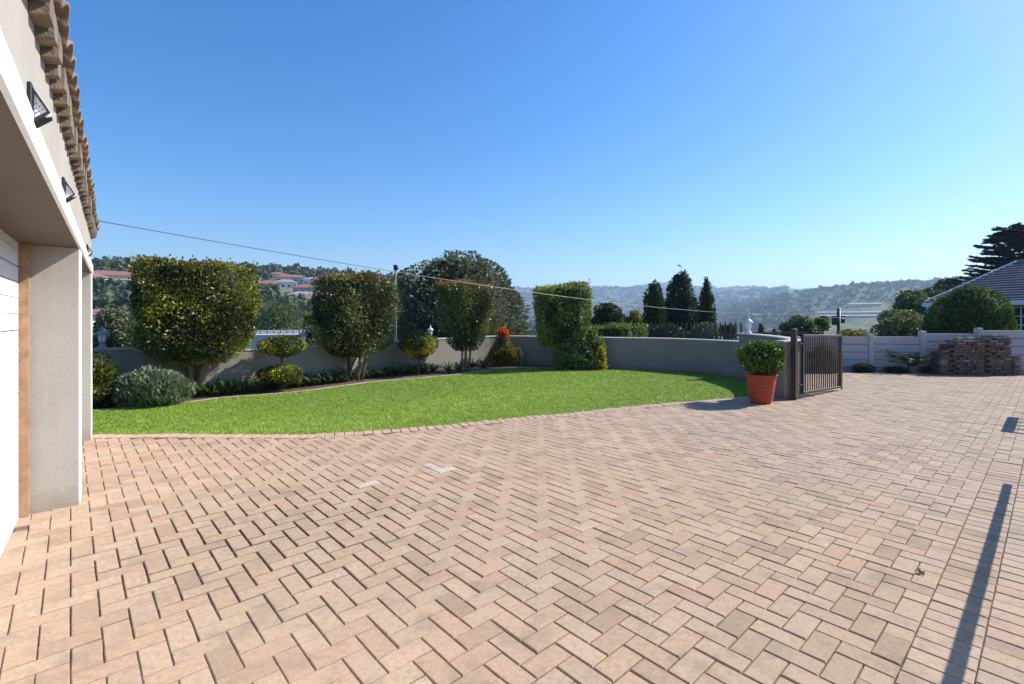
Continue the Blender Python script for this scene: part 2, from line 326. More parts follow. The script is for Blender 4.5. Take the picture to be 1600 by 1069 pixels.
# ------------------------------------------------------------------ terrain
def S(x, a, b):
    t = np.clip((np.asarray(x, float) - a) / (b - a), 0, 1); return t*t*(3-2*t)
def rnoise(seed, k=5, f0=1.0):
    r = np.random.default_rng(seed); A = r.normal(size=(k*4, 3)); A /= np.linalg.norm(A, axis=1, keepdims=True)
    F = f0 * 2.0 ** np.repeat(np.arange(k), 4) * r.uniform(.8, 1.25, k*4); ph = r.uniform(0, 6.28, k*4); W = 0.55 ** np.repeat(np.arange(k), 4) / 2.2
    def f(P):
        P = np.asarray(P, float); return (np.sin(P @ (A * F[:, None]).T + ph) * W).sum(-1)
    return f
RN = rnoise(3, 5, 0.006); RN2 = rnoise(4, 4, 9.0)
def hgt(x, y):
    x = np.asarray(x, float); y = np.asarray(y, float)
    r = np.hypot(x, y) + 1e-6; th = np.arctan2(x, y); deg = np.degrees(th)
    cy = np.maximum(np.cos(th), 0.42)
    r0 = np.interp(deg, [-180, -50, -15, 10, 35, 42, 180], [30, 14.5, 19, 21, 24, 45, 45])
    dep = np.interp(deg, [-180, -60, -30, -5, 20, 60, 180], [15, 9, 9, 26, 42, 30, 15])
    z = -0.22 - dep * (1 - np.exp(-np.maximum(r - r0, 0) / 130.0))
    u = np.tan(np.clip(th, -1.2, 1.2)); px = 800 + FPX*u
    n3 = RN(np.stack([x, y, x*0], -1))
    wob = RN2(np.stack([np.sin(th), np.cos(th), th*0], -1))
    # wooded hill to the left
    yL = np.interp(px, [-600, 100, 200, 300, 420, 500, 620, 760, 850], [425, 431, 429, 434, 437, 440, 447, 470, 497])
    hL = EYE + (HOR - yL + wob*1.5) / FPX * 520 * cy
    wL = 1 - S(px, 600, 860)
    z = z + (hL - z) * wL * S(r, 70, 520)
    # brush-covered hill to the right
    yR = np.interp(px, [960, 1100, 1200, 1260, 1330, 1390, 1450, 1700, 2400], [505, 503, 476, 460, 448, 443, 441, 440, 440])
    hR = EYE + (HOR - yR + wob*1.0) / FPX * 1700 * cy
    z = z + (hR + n3*10 - z) * S(px, 1000, 1160) * S(r, 650, 1700)
    # far ridge
    yF = np.interp(px, [-600, 800, 930, 1010, 1090, 1160, 1300, 2400], [453, 458, 453, 450, 455, 455, 458, 455])
    hF = EYE + (HOR - yF + wob*1.2) / FPX * 3600 * cy
    z = z + (np.maximum(hF + n3*14, z) - z) * S(r, 1300, 3600) * (1 - 0.0*px)
    z = z - S(r, 4200, 9000) * 150
    back = S(np.abs(deg), 95, 140)
    z = z * (1 - back) + (-0.22) * back * (r < 1e9)
    z = z + n3 * S(r, 60, 400) * 1.2
    return z
RR = np.concatenate([[0.0], np.geomspace(3, 9500, 150)])
TH = np.concatenate([np.radians(np.linspace(-62, 62, 360)), np.radians(np.linspace(64, 296, 60))])
gx = RR[:, None] * np.sin(TH)[None]; gy = RR[:, None] * np.cos(TH)[None]; gz = hgt(gx, gy)
nt_, nr_ = len(TH), len(RR)
V = np.stack([gx, gy, gz], -1).reshape(-1, 3)
ii, jj = np.meshgrid(np.arange(nr_-1), np.arange(nt_), indexing='ij'); j2 = (jj+1) % nt_
F = np.stack([ii*nt_+jj, ii*nt_+j2, (ii+1)*nt_+j2, (ii+1)*nt_+jj], -1).reshape(-1, 4)[:, ::-1]
struct(np_mesh('terrain', V, F, M['terrain'], smooth=True))
def hit(px, py, y0=30, y1=6000):
    Ys = np.geomspace(y0, y1, 4000); X = (px-800)/FPX*Ys; Z = EYE + (HOR-py)/FPX*Ys
    k = np.argmax(hgt(X, Ys) >= Z)
    return X[k], Ys[k], float(hgt(X[k], Ys[k]))
def hz(x, y): return float(hgt(x, y))

# ------------------------------------------------------------------ foliage generators
def unit(A): return A / (np.linalg.norm(A, axis=-1, keepdims=True) + 1e-9)
def leaves(name, P, D, L, W, mat, parent=None, tint=None, flush=None, fold=0.25, seed=0):
    r = np.random.default_rng(seed); n = len(P)
    L = np.broadcast_to(L, n) * r.uniform(.7, 1.25, n); W = np.broadcast_to(W, n) * r.uniform(.75, 1.2, n)
    D = unit(D); R = unit(r.normal(size=(n, 3))); s = unit(np.cross(D, R)); nn = np.cross(s, D)
    b = P - D*L[:, None]*.5; t = P + D*L[:, None]*.5; m = P + nn*(fold*W)[:, None]*.6
    Vv = np.stack([b, m - s*W[:, None]*.5, t, m + s*W[:, None]*.5], 1).reshape(-1, 3)
    Ff = np.arange(n*4).reshape(n, 4)
    tint = r.uniform(0, 1, n) if tint is None else tint
    at_ = {'tint': np.repeat(np.clip(tint, 0, 1), 4)}
    if flush is not None: at_['flush'] = np.repeat(np.clip(flush, 0, 1), 4)
    return np_mesh(name, Vv, Ff, mat, parent, at_)

def shaped_points(n, hx, hy, z0, z1, prof, e=4.0, shell=0.13, seed=1, bump_amp=0.06, bump_f=5.0, inner=0.06):
    """points packed near the surface of a clipped form; prof maps 0..1 of the height to a width factor"""
    r = np.random.default_rng(seed); nf = rnoise(seed+50, 3, bump_f); out = []; out_n = []; got = 0
    pz = np.array([q[0] for q in prof]); pw = np.array([q[1] for q in prof])
    while got < n:
        m = n*3
        P = np.stack([r.uniform(-hx*1.12, hx*1.12, m), r.uniform(-hy*1.12, hy*1.12, m), r.uniform(z0-.03, z1+.06*(z1-z0), m)], -1)
        t = (P[:, 2]-z0)/(z1-z0); w = np.interp(np.clip(t, 0, 1), pz, pw)
        rr = (np.abs(P[:, 0]/hx)**e + np.abs(P[:, 1]/hy)**e)**(1/e) / np.maximum(w, 1e-3)
        bmp = 1 + bump_amp*nf(P)
        q = rr / bmp
        tv = t / (1 + bump_amp*.6*nf(P + 3.1))
        dtop = (1.0 - tv) * (z1-z0); dside = (1-q)*min(hx, hy); dbot = tv*(z1-z0)
        dd = np.minimum(np.minimum(dtop, dside), dbot+0.02)
        gap = nf(P*1.9 + 7)
        pr = np.where(dd > 0, np.exp(-dd/shell) * np.clip(0.62 + gap*.75, .12, 1) + inner*.5, np.where(dd > -0.05, 0.04, 0))
        k = r.uniform(size=m) < pr
        nrm = np.stack([P[:, 0]/hx**2, P[:, 1]/hy**2, np.where(dtop < dside, 2.0, -.1)*np.ones(m)], -1)
        out.append(P[k]); out_n.append(nrm[k]); got += k.sum()
    return np.concatenate(out)[:n], unit(np.concatenate(out_n)[:n])

def blob_core(name, hx, hy, z0, z1, prof, parent, k=0.8, e=3.0, mat=None):  # solid dark blob added inside the leaves to block light
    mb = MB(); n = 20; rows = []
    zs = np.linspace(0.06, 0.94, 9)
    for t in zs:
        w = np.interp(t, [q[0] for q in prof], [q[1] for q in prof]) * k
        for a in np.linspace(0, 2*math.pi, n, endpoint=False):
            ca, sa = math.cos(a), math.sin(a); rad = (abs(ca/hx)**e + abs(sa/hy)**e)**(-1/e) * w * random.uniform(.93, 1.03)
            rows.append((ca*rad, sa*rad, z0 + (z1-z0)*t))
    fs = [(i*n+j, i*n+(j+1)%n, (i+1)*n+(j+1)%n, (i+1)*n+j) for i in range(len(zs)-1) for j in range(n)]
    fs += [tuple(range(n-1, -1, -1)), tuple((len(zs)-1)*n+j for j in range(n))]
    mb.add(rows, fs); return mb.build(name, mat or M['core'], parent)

def trunk_mb(stems, n=9):
    mb = MB()
    for pts, r0, r1 in stems:
        m = len(pts); mb.tube(pts, [r0 + (r1-r0)*i/(m-1) for i in range(m)], n)
    return mb

def clump_tree(name, label, x, y, base, top, half, mat, cat='tree', n=5200, leaf=0.2, seed=1, dy=None, bark=None, k=16, crown0=0.25, group=None, flush=None, round_=1.0, trunk=True, lw=0.5, droop=0.0):
    """free-growing tree: trunk with limbs and a crown of leaf clumps"""
    r = np.random.default_rng(seed); H = top - base; dy = dy or half*.9
    o = thing(name, label, cat, (x, y, base), 0, group)
    crown0 = max(crown0, 1 - 2.3*half/H); zc0 = H*crown0; ch = H - zc0
    C = []
    while len(C) < k:
        p = r.uniform(-1, 1, 3)
        q = np.linalg.norm(p*np.array([1, 1, 1]))
        if q < 1 and q > 0.25: C.append(p * np.array([half*.72, dy*.72, ch*.5*.78]) + np.array([0, 0, zc0 + ch*.5]))
    C = np.array(C); R = r.uniform(.30, .46, k) * min(half, dy, ch*.6) * round_
    C = np.vstack([C, [[0, 0, zc0+ch*.52]]]); R = np.append(R, min(half, ch*.5)*.72)
    if trunk:
        st = [([(0,0,-.3), (half*.02, 0, H*.2), (half*.05*r.normal(), half*.04*r.normal(), zc0+ch*.35)], max(.06, half*.09), max(.03, half*.045))]
        for i in range(min(7, k)):
            c = C[i]; st.append(([(0, 0, zc0*.75), tuple(c*.5*np.array([1,1,0]) + np.array([0,0,(zc0*.8+c[2])/2])), tuple(c)], max(.03, half*.04), .012))
        trunk_mb(st, 6).build('trunk', bark or M['bark_grey'], o, True)
    w = R**2 / (R**2).sum(); idx = r.choice(len(R), n, p=w)
    d = unit(r.normal(size=(n, 3)) + np.array([0, 0, .25])); rad = R[idx] * np.clip(1 - r.exponential(.14, n), .3, 1.06)
    P = C[idx] + d*rad[:, None]*np.array([1.15, 1.1, .92])
    P[:, 2] = np.maximum(P[:, 2], zc0*.7); cap = H
    P[:, 2] = np.where(P[:, 2] > cap, cap - r.uniform(0, .06, n)*H, P[:, 2])
    D = d + r.normal(size=(n, 3))*.7 + np.array([0, 0, -droop])
    tint = r.uniform(0, 1, n)*.75 + r.uniform(0, 1, len(R))[idx]*.3
    fl = None if flush is None else np.clip(flush(P, r), 0, 1)
    leaves('crown', P, D, leaf, leaf*lw, mat, o, tint, fl, seed=seed)
    return o

def conifer(name, label, x, y, base, top, half, mat, n=5000, leaf=0.16, seed=1, prof=None, group=None, cat='conifer', up=0.9, shell=.16, e=2.0, ba=.10):
    o = thing(name, label, cat, (x, y, base), 0, group); H = top-base
    prof = prof or [(0, .75), (.12, .95), (.35, 1), (.6, .78), (.85, .4), (1, .06)]
    trunk_mb([([(0,0,-.3), (0,0,H*.5), (0,0,H*.92)], max(.05, half*.14), .02)], 6).build('trunk', M['bark'], o, True)
    P, Nn = shaped_points(n, half, half, H*.03, H, prof, e=e, shell=half*shell*2.2, seed=seed, bump_amp=ba, bump_f=4.5/half)
    r = np.random.default_rng(seed+9)
    D = Nn*np.array([1, 1, .2]) + np.array([0, 0, up]) + r.normal(size=P.shape)*.35
    leaves('crown', P, D, leaf, leaf*.42, mat, o, None, None, seed=seed)
    blob_core('shade_core', half, half, H*.04, H, prof, o, .72, e=2.0)
    return o

# ------------------------------------------------------------------ far wood, hillside houses, viaduct
def scatter_wood(name, label, n, rmin, rmax, pxmin, pxmax, size, mat, seed, q=26, dens=None, flat=.75):
    r = np.random.default_rng(seed); X = []; Yv = []
    px = r.uniform(pxmin, pxmax, n*3); rr = np.sqrt(r.uniform(rmin**2, rmax**2, n*3)) if dens is None else np.exp(r.uniform(math.log(rmin), math.log(rmax), n*3))
    th = np.arctan((px-800)/FPX); x = rr*np.sin(th); y = rr*np.cos(th)
    keep = np.ones(len(x), bool)
    for hx_, hy_, hr_ in HOUSE_KEEP:                       # clear plots, and a gap downhill of each house
        keep &= ~(np.hypot(x-hx_, y-hy_) < hr_)
        tx, ty = -hx_, -hy_; l = math.hypot(tx, ty); tx /= l; ty /= l
        a = (x-hx_)*tx + (y-hy_)*ty; b = np.abs((x-hx_)*ty - (y-hy_)*tx); keep &= ~((a > 0) & (a < hr_*2.6) & (b < hr_*.75))
    nz = rnoise(seed+3, 3, 3.0/(rmax))(np.stack([x, y, x*0], -1)); keep &= (nz > -.35) | (r.uniform(size=len(x)) < .35)
    x, y = x[keep][:n], y[keep][:n]; n = len(x); z = hgt(x, y)
    sc = size * r.uniform(.55, 1.35, n); hh = sc*flat*r.uniform(.75, 1.25, n)
    d = unit(r.normal(size=(n, q, 3)) + np.array([0, 0, .45])); d[..., 2] = np.abs(d[..., 2])*1.0
    c = np.stack([x, y, z + hh*.35], -1)[:, None]
    P = c + d*np.stack([sc*.5, sc*.5, hh*.75], -1)[:, None]*r.uniform(.55, 1.05, (n, q, 1))
    P = P.reshape(-1, 3); D = unit(d.reshape(-1, 3)*.3 + r.normal(size=P.shape))
    t = (r.uniform(0, 1, (n, 1))*.7 + r.uniform(0, .35, (n, q))).ravel()
    sz = np.repeat(sc, q)*(.42*(26/q)**.5)
    return stuff(leaves(name, P, D, sz, sz*.8, mat, None, t, None, seed=seed), label, 'woodland')

HOUSE_KEEP = []
HM = {}
def hmat(col, nm):
    key = (nm, col)
    if key not in HM: HM[key] = simple(nm, col, 0.8, 0.12, 0.4, world_space=True)
    return HM[key]
def hill_house(px, py, w, wall, roof, label, dep=9, h=3.2, rot=0.0, rise=2.4, hip=True, group='houses on the hillside', nwin=4):
    x, y, z = hit(px, py); HOUSE_KEEP.append((x, y, w*.62+3))
    th = math.atan2(x, y); o = thing('hillside_house', label, 'house', (x, y, z), -th + rot, group)
    wm = hmat(wall, 'hill_wall'); rm = hmat(roof, 'hill_roof')
    MB().box(-w/2, w/2, -dep/2, dep/2, -3, h).build('wall', wm, o)
    ov = .7; i = dep/2 if hip else .0
    vs = [(-w/2-ov, -dep/2-ov, h), (w/2+ov, -dep/2-ov, h), (w/2+ov, dep/2+ov, h), (-w/2-ov, dep/2+ov, h), (-w/2+i, 0, h+rise), (w/2-i, 0, h+rise)]
    MB().add(vs, [(0,3,2,1), (0,1,5,4), (2,3,4,5), (1,2,5), (3,0,4)]).build('roof', rm, o)
    for k in range(nwin):
        cx = -w/2 + w*(k+.5)/nwin; MB().box(cx-w*.055, cx+w*.055, -dep/2-.06, -dep/2+.1, 1.0, 2.4).build('window', M['glass'], o)
    return o
RED = (0.25,0.10,0.07); BRN = (0.22,0.12,0.085); GRY = (0.24,0.23,0.23); CRM = (0.62,0.53,0.38); WHT = (0.75,0.73,0.70); PNK = (0.48,0.33,0.26)
hill_house(187, 447, 27, CRM, RED, 'long cream house with red roof high on the wooded hill', h=5, rise=2.5, nwin=6)
hill_house(157, 449, 15, WHT, BRN, 'white gabled house beside the long cream house on the hill', h=4.5, hip=False, rot=.7)
hill_house(214, 450, 12, WHT, GRY, 'small white flat-looking house under the long cream house', h=3.4, rise=1.2)
hill_house(168, 508, 13, WHT, BRN, 'low white house with brown roof at the foot of the wooded hill', h=2.8, rise=1.7, dep=8)
hill_house(146, 508, 10, PNK, RED, 'pink house with red roof beside the garage corner at the hill foot', h=2.8, rise=1.6, dep=8)
spots = [(412,455,16,PNK,RED,'pink house with red roof above the feathery tree'), (447,452,13,WHT,GRY,'small white house standing alone in the trees of the hill'),
         (455,443,20,CRM,BRN,'wide cream house on the crest of the wooded hill'), (478,461,14,PNK,RED,'red roofed pink house half way up the hill'),
         (485,474,22,CRM,GRY,'grey roofed house above the red roofed row'), (480,481,19,PNK,RED,'low red roofed house near the foot of the hill slope'),
         (492,447,15,WHT,GRY,'white house just below the crest by the clipped tree'), (434,438,12,CRM,RED,'cream house with red roof on the skyline')]
for s in spots: hill_house(*s, h=4, rise=2.0, dep=9)
far = [(936,468,34,WHT,GRY),(946,462,30,WHT,GRY),(958,467,46,WHT,GRY),(974,461,36,CRM,BRN),(986,472,34,WHT,BRN),(999,463,32,WHT,GRY),(968,481,40,PNK,RED),(982,486,38,PNK,BRN),
       (838,467,30,CRM,RED),(846,474,28,WHT,GRY),(1128,464,34,WHT,GRY),(1146,461,30,CRM,GRY),(1166,466,32,WHT,GRY),(1180,460,30,WHT,GRY),(1206,459,30,CRM,BRN),(951,476,32,CRM,RED)]
WN = {CRM: 'cream', WHT: 'white', PNK: 'pinkish'}; RNM = {RED: 'red', BRN: 'brown', GRY: 'grey'}
for a in far:
    kind_ = WN[a[3]] + ' house with ' + RNM[a[4]] + ' roof far across the hazy valley'
    hill_house(*a, kind_, h=6, rise=3, dep=14, nwin=3, group=kind_)
# telecom mast on the left skyline
x, y, z = hit(205, 433); mast = thing('telecom_mast', 'thin lattice mast on the wooded skyline', 'mast', (x, y, z))
MB().tube([(0,0,-2), (0,0,9), (0,0,16)], [.9, .5, .18], 4).build('mast_body', M['pole_grey'], mast)
# long pale sheds on the valley side
def shed(pxc, py, wpx_, label, wall, roof):
    d = hit(pxc, py)[1]; o = hill_house(pxc, py, wpx_/FPX*d, wall, roof, label, dep=16, h=2.6*d/700, rise=1.0*d/700, nwin=8, group='long sheds on the valley side', hip=False); o.name = 'valley_shed'; o['category'] = 'shed'
shed(1327, 491, 84, 'long pale shed crossing behind the black utility pole', (0.42,0.36,0.36), (0.42,0.40,0.40))
shed(1338, 496, 96, 'second long pale shed just below the first in the valley', (0.42,0.34,0.33), (0.44,0.42,0.41))
shed(1351, 478, 42, 'short pale shed alone higher on the right hill', (0.44,0.43,0.4), (0.44,0.42,0.4))
scatter_wood('hill_woodland', 'dense mixed woodland covering the left hill', 4200, 170, 660, -120, 860, 9, M['wood_far'], 11, 44, dens=1)
scatter_wood('valley_woodland', 'hazy woodland and gardens on the far valley sides', 4200, 300, 3900, 760, 1230, 17, M['wood_far'], 12, 16)
scatter_wood('valley_floor_trees', 'trees filling the valley below the garden', 1500, 150, 500, 780, 1500, 7, M['wood_far'], 15, 40, dens=1)
scatter_wood('hill_brush', 'dark bushes dotted over the grassy right hill', 1900, 700, 1850, 1080, 1700, 11, M['brush_far'], 13, 14)

# ------------------------------------------------------------------ yard frame: paving axes
PA = math.atan2(690, 765.0); d1 = (-math.sin(PA), math.cos(PA)); d2 = (math.cos(PA), math.sin(PA))
def uv(x, y): return (x*d2[0]+y*d2[1], x*d1[0]+y*d1[1])
def xy(u, v): return (u*d2[0]+v*d1[0], u*d2[1]+v*d1[1])
KERB = [gp(*p) for p in [(143,684),(250,683),(400,684),(480,684),(530,681),(620,675),(700,668),(800,657),(900,648),(1000,637),(1085,630),(1170,623)]]
KERB = [(-7.0, 6.15)] + KERB + [(5.0, 9.30)]
BED = [(-9.0, 6.6)] + [gp(*p) for p in [(143,643),(215,637.5),(271,633),(346,623),(440,616),(494,610),(587,597.5),(700,588),(785,577)]] + [(0.83,14.75),(2.62,14.3)]
WALL = [(-10.2, 6.7), at(143,8.6), at(251,9.15), at(400,10.2), at(510,11.4), at(597,12.9), at(683,14.3), at(746,15.4), at(780,15.85), at(800,15.86), at(834,15.6), at(941,14.62), at(1000,14.35), at(1050,14.0),
        at(1100,13.3), at(1151,12.5), at(1190,11.4), at(1217,10.5), at(1230,9.85), at(1232,9.42), (4.93,9.22)]
def interp_curve(pts, step):
    pts = [Vector((p[0], p[1])) for p in pts]; out = []
    for i in range(len(pts)-1):
        p0 = pts[max(i-1,0)]; p1 = pts[i]; p2 = pts[i+1]; p3 = pts[min(i+2, len(pts)-1)]
        n = max(1, int((p2-p1).length/step))
        for k in range(n):
            t = k/n; out.append(0.5*((2*p1)+(p2-p0)*t+(2*p0-5*p1+4*p2-p3)*t*t+(3*p1-p0-3*p2+p3)*t**3))
    out.append(pts[-1]); return out
def resample(pts, step):
    c = interp_curve(pts, 0.03); d = [0.0]
    for i in range(1, len(c)): d.append(d[-1] + (c[i]-c[i-1]).length)
    n = max(2, int(round(d[-1]/step))); xs = np.interp(np.linspace(0, d[-1], n+1), d, [p.x for p in c]); ys = np.interp(np.linspace(0, d[-1], n+1), d, [p.y for p in c])
    return np.stack([xs, ys], -1), d[-1]/n
kx = np.array([p[0] for p in KERB]); ky = np.array([p[1] for p in KERB])
BWALL = [at(1180,14.5), at(1245,14.2), at(1290,14.05), at(1360,13.85), at(1440.5,13.65), at(1528.5,13.45), at(1622,13.3), at(1720,13.15)]
GA = math.atan2(0.6315, 0.7754); GC = (-3.47, 3.92)
g2 = (math.cos(GA), math.sin(GA)); g1 = (-math.sin(GA), math.cos(GA))
def garage_n(x, y): return (x-GC[0])*g2[0]+(y-GC[1])*g2[1]
def garage_s(x, y): return (x-GC[0])*g1[0]+(y-GC[1])*g1[1]
wx = np.array([p[0] for p in WALL[14:]]); 
bwx = np.array([p[0] for p in BWALL]); bwy = np.array([p[1] for p in BWALL])
def paved(x, y):
    if y < 0.35 or abs(x) > 1.12*y + 1.6 or x > 17: return False
    if garage_n(x, y) < -0.36: return False
    if x <= 5.0: return y < np.interp(x, kx, ky) - 0.02
    if x < 5.9:
        if y < 9.35: return True
        return y < np.interp(x, bwx, bwy) - 0.1 and x > np.interp(y, [9.3, 9.9, 10.5, 11.4, 12.5, 13.4, 14.6], [5.75, 5.9, 6.05, 6.1, 6.0, 5.6, 5.0])
    return y < np.interp(x, bwx, bwy) - 0.1

# sand bed under the pavers
mb = MB(); mb.add([(-9,-4,-.013), (24,-4,-.013), (24,16,-.013), (-9,16,-.013)], [(0,1,2,3)])
pav = struct(mb.build('paving', M['sand']))
Pp = 0.111
half = []; bricks = []                                   # (u, v, along_v, gapscale)
V_B = 4*Pp; U_B = 65*Pp
for i in range(-40, 260):
    for j in range(-70, 160):
        c = (i - j) % 4
        if c == 0: u0, v0, du, dv, al = i*Pp, j*Pp, 2*Pp, Pp, 0
        elif c == 3: u0, v0, du, dv, al = i*Pp, j*Pp, Pp, 2*Pp, 1
        else: continue
        uc, vc = u0+du/2, v0+dv/2
        if vc < V_B + .01 and uc < U_B:
            if al == 1 and abs(vc - V_B) < .01: half.append((*xy(uc, vc + Pp/2), 0))
            continue
        x, y = xy(uc, vc)
        if paved(x, y): bricks.append((x, y, al))
nb = 0
for k in range(0, 26):                        # soldier courses at the right-hand border
    vc = V_B - Pp - k*2*Pp
    for i in range(-30, 70):
        uc = i*Pp + (0.5*Pp if k % 2 else 0.2*Pp)
        if uc > U_B - .05: continue
        x, y = xy(uc, vc)
        if paved(x, y) and x > 0.4: bricks.append((x, y, 1)); nb += 1
half = [h for h in half if paved(h[0], h[1])]; nfull = len(bricks); bricks += half
BR = np.array(bricks); nbk = len(BR)
jn = rnoise(21, 3, 1.3); gapn = jn(np.stack([BR[:, 0], BR[:, 1], BR[:, 0]*0], -1))
settle = np.exp(-(((BR[:, 0]+1.7)/1.2)**2 + ((BR[:, 1]-3.4)/.9)**2))
gap = np.clip(0.0034 + 0.0014*gapn + 0.007*settle, 0.0024, 0.011)
zoff = rng.normal(0, .0013, nbk) - .002*np.abs(gapn); tilt = rng.normal(0, .006, (nbk, 2)); rot = rng.normal(0, .008, nbk) + np.where(BR[:, 2] > 0, math.pi/2, 0) + PA
rnd = rng.uniform(0, .955, nbk)
for tx, ty in [gp(571,752), gp(688,727), gp(700,731)]:
    k = np.argmin(np.hypot(BR[:, 0]-tx, BR[:, 1]-ty)); rnd[k] = 0.985
c_ = 0.005
def brick_template(L, W, H=0.055, c=c_):
    l, w = L/2, W/2
    a = [(-l,-w,-H),(l,-w,-H),(l,w,-H),(-l,w,-H)]; b = [(-l,-w,-c),(l,-w,-c),(l,w,-c),(-l,w,-c)]; t = [(-l+c,-w+c,0),(l-c,-w+c,0),(l-c,w-c,0),(-l+c,w-c,0)]
    f = [(i,(i+1)%4,4+(i+1)%4,4+i) for i in range(4)] + [(4+i,4+(i+1)%4,8+(i+1)%4,8+i) for i in range(4)] + [(8,9,10,11)]
    return np.array(a+b+t), np.array(f)
tv, tf = brick_template(2*Pp, Pp)
inframe = (np.abs(BR[:, 0]) < BR[:, 1]*800/FPX) & (BR[:, 1] > 2.0)
order = np.argsort(np.where(inframe & (np.arange(nbk) < nfull), BR[:, 1], 99)); near = set(order[:300].tolist())
gaps = sorted(set(np.round(gap*1000).astype(int)))
shared = {}
for k in order[:300]:
    g = int(round(gap[k]*1000))
    if g not in shared:
        v, f = brick_template(2*Pp-g/1000, Pp-g/1000); me = bpy.data.meshes.new('paving_brick'); me.from_pydata([tuple(p) for p in v], [], [tuple(q) for q in f]); me.materials.append(M['paver']); me.update(); ea = me.attributes.new('edge', 'FLOAT', 'POINT'); ea.data.foreach_set('value', [1.0]*8+[0.0]*4); shared[g] = me
    o = bpy.data.objects.new('brick', shared[g]); COL.objects.link(o); o.parent = pav
    o.location = (BR[k, 0], BR[k, 1], zoff[k]); o.rotation_euler = (tilt[k, 0], tilt[k, 1], rot[k]); o.color = (rnd[k], rnd[k], rnd[k], 1)
rest = np.array([k for k in range(nbk) if k not in near])
sx = np.where(rest < nfull, (2*Pp - gap[rest])/(2*Pp), (Pp - gap[rest])/(2*Pp)); sy = (Pp-gap[rest])/Pp
Vr = np.repeat(tv[None], len(rest), 0); Vr[..., 0] *= sx[:, None]; Vr[..., 1] *= sy[:, None]
Vr[..., 2] += Vr[..., 0]*tilt[rest, 1][:, None] + Vr[..., 1]*tilt[rest, 0][:, None]
cs, sn = np.cos(rot[rest])[:, None], np.sin(rot[rest])[:, None]
X = Vr[..., 0]*cs - Vr[..., 1]*sn + BR[rest, 0][:, None]; Yv = Vr[..., 0]*sn + Vr[..., 1]*cs + BR[rest, 1][:, None]; Z = Vr[..., 2] + zoff[rest][:, None]
Vr = np.stack([X, Yv, Z], -1).reshape(-1, 3); Fr = (tf[None] + np.arange(len(rest))[:, None, None]*12).reshape(-1, 4)
stuff(np_mesh('field_bricks', Vr, Fr, M['paver_all'], pav, {'rnd': np.repeat(rnd[rest], 12), 'edge': np.tile([1.0]*8+[0.0]*4, len(rest))}))

# brick kerb between paving and lawn
kp, kstep = resample(KERB, 0.118)
kerb = struct(MB().add([(p[0], p[1]-.05, -.012) for p in kp] + [(p[0], p[1]+.12, -.012) for p in kp], [(i, i+1, len(kp)+i+1, len(kp)+i) for i in range(len(kp)-1)]).build('kerb', M['sand']))
kv, kf = brick_template(0.205, kstep-.006, .07, .007); kme = bpy.data.meshes.new('kerb_brick'); kme.from_pydata([tuple(p) for p in kv], [], [tuple(q) for q in kf]); kme.materials.append(M['kerb_brick']); kme.update()
for i in range(len(kp)-1):
    m = (kp[i]+kp[i+1])/2; t = kp[i+1]-kp[i]; o = bpy.data.objects.new('brick', kme); COL.objects.link(o); o.parent = kerb
    o.location = (m[0], m[1]+.07, .008 + random.gauss(0, .0015)); o.rotation_euler = (random.gauss(0,.006), random.gauss(0,.008), math.atan2(t[1], t[0]) + math.pi/2 + random.gauss(0,.01))

# lawn and beds
lawn_poly = [(p[0], p[1]+.15) for p in KERB] + [(5.3,9.35),(5.5,9.8),(5.55,10.5),(5.65,11.4),(5.55,12.4),(5.05,13.2),(4.4,13.9),(3.4,14.2)] + [(p[0], p[1]) for p in reversed(BED)]
lc = [(-7.0,6.3)] 
def poly_obj(name, poly, z, mat):
    bm = bmesh.new(); f = bm.faces.new([bm.verts.new((p[0], p[1], z)) for p in poly]); bmesh.ops.triangulate(bm, faces=[f])
    for q in bm.faces:
        if q.normal.z < 0: q.normal_flip()
    me = bpy.data.meshes.new(name); bm.to_mesh(me); bm.free(); me.materials.append(mat); o = bpy.data.objects.new(name, me); COL.objects.link(o); return o
lawn = struct(poly_obj('lawn', lawn_poly, 0.008, M['lawn_soil']))
def in_poly(x, y, poly):
    c = np.zeros(len(x), bool); n = len(poly); j = n-1
    for i in range(n):
        xi, yi = poly[i]; xj, yj = poly[j]
        k = ((yi > y) != (yj > y)) & (x < (xj-xi)*(y-yi)/(yj-yi+1e-12)+xi); c ^= k; j = i
    return c
r = np.random.default_rng(5); ng = 900000
gx_ = r.uniform(-9, 6, ng); gy_ = r.uniform(6, 15, ng); keep = in_poly(gx_, gy_, lawn_poly) & (np.abs(gx_) < gy_*1.06+.6) & (r.uniform(size=ng) < np.interp(gy_, [6, 9, 15], [1, .75, .4]))
gx_, gy_ = gx_[keep], gy_[keep]; ng = len(gx_)
pn = rnoise(31, 4, 1.7)(np.stack([gx_, gy_, gx_*0], -1))
a = r.uniform(0, 6.28, ng); hh = r.uniform(.013, .030, ng)*(1+.25*pn); lean = r.uniform(.2, 1.1, ng)*hh; wd = r.uniform(.003, .0065, ng)*np.interp(gy_, [6, 15], [1, 1.7])
b0 = np.stack([gx_ - np.sin(a)*wd, gy_ + np.cos(a)*wd, gx_*0+.006], -1); b1 = np.stack([gx_ + np.sin(a)*wd, gy_ - np.cos(a)*wd, gx_*0+.006], -1)
tp = np.stack([gx_ + np.cos(a)*lean, gy_ + np.sin(a)*lean, .006+hh], -1)
tint = np.clip(r.normal(.45, .2, ng) + .18*pn, 0, .95); tint[r.uniform(size=ng) < .012] = 1.0
stuff(np_mesh('grass', np.stack([b0, b1, tp], 1).reshape(-1, 3), np.arange(ng*3).reshape(-1, 3), M['grass'], None, {'tint': np.repeat(tint, 3)}), 'short green mown grass covering the curved lawn', 'grass')
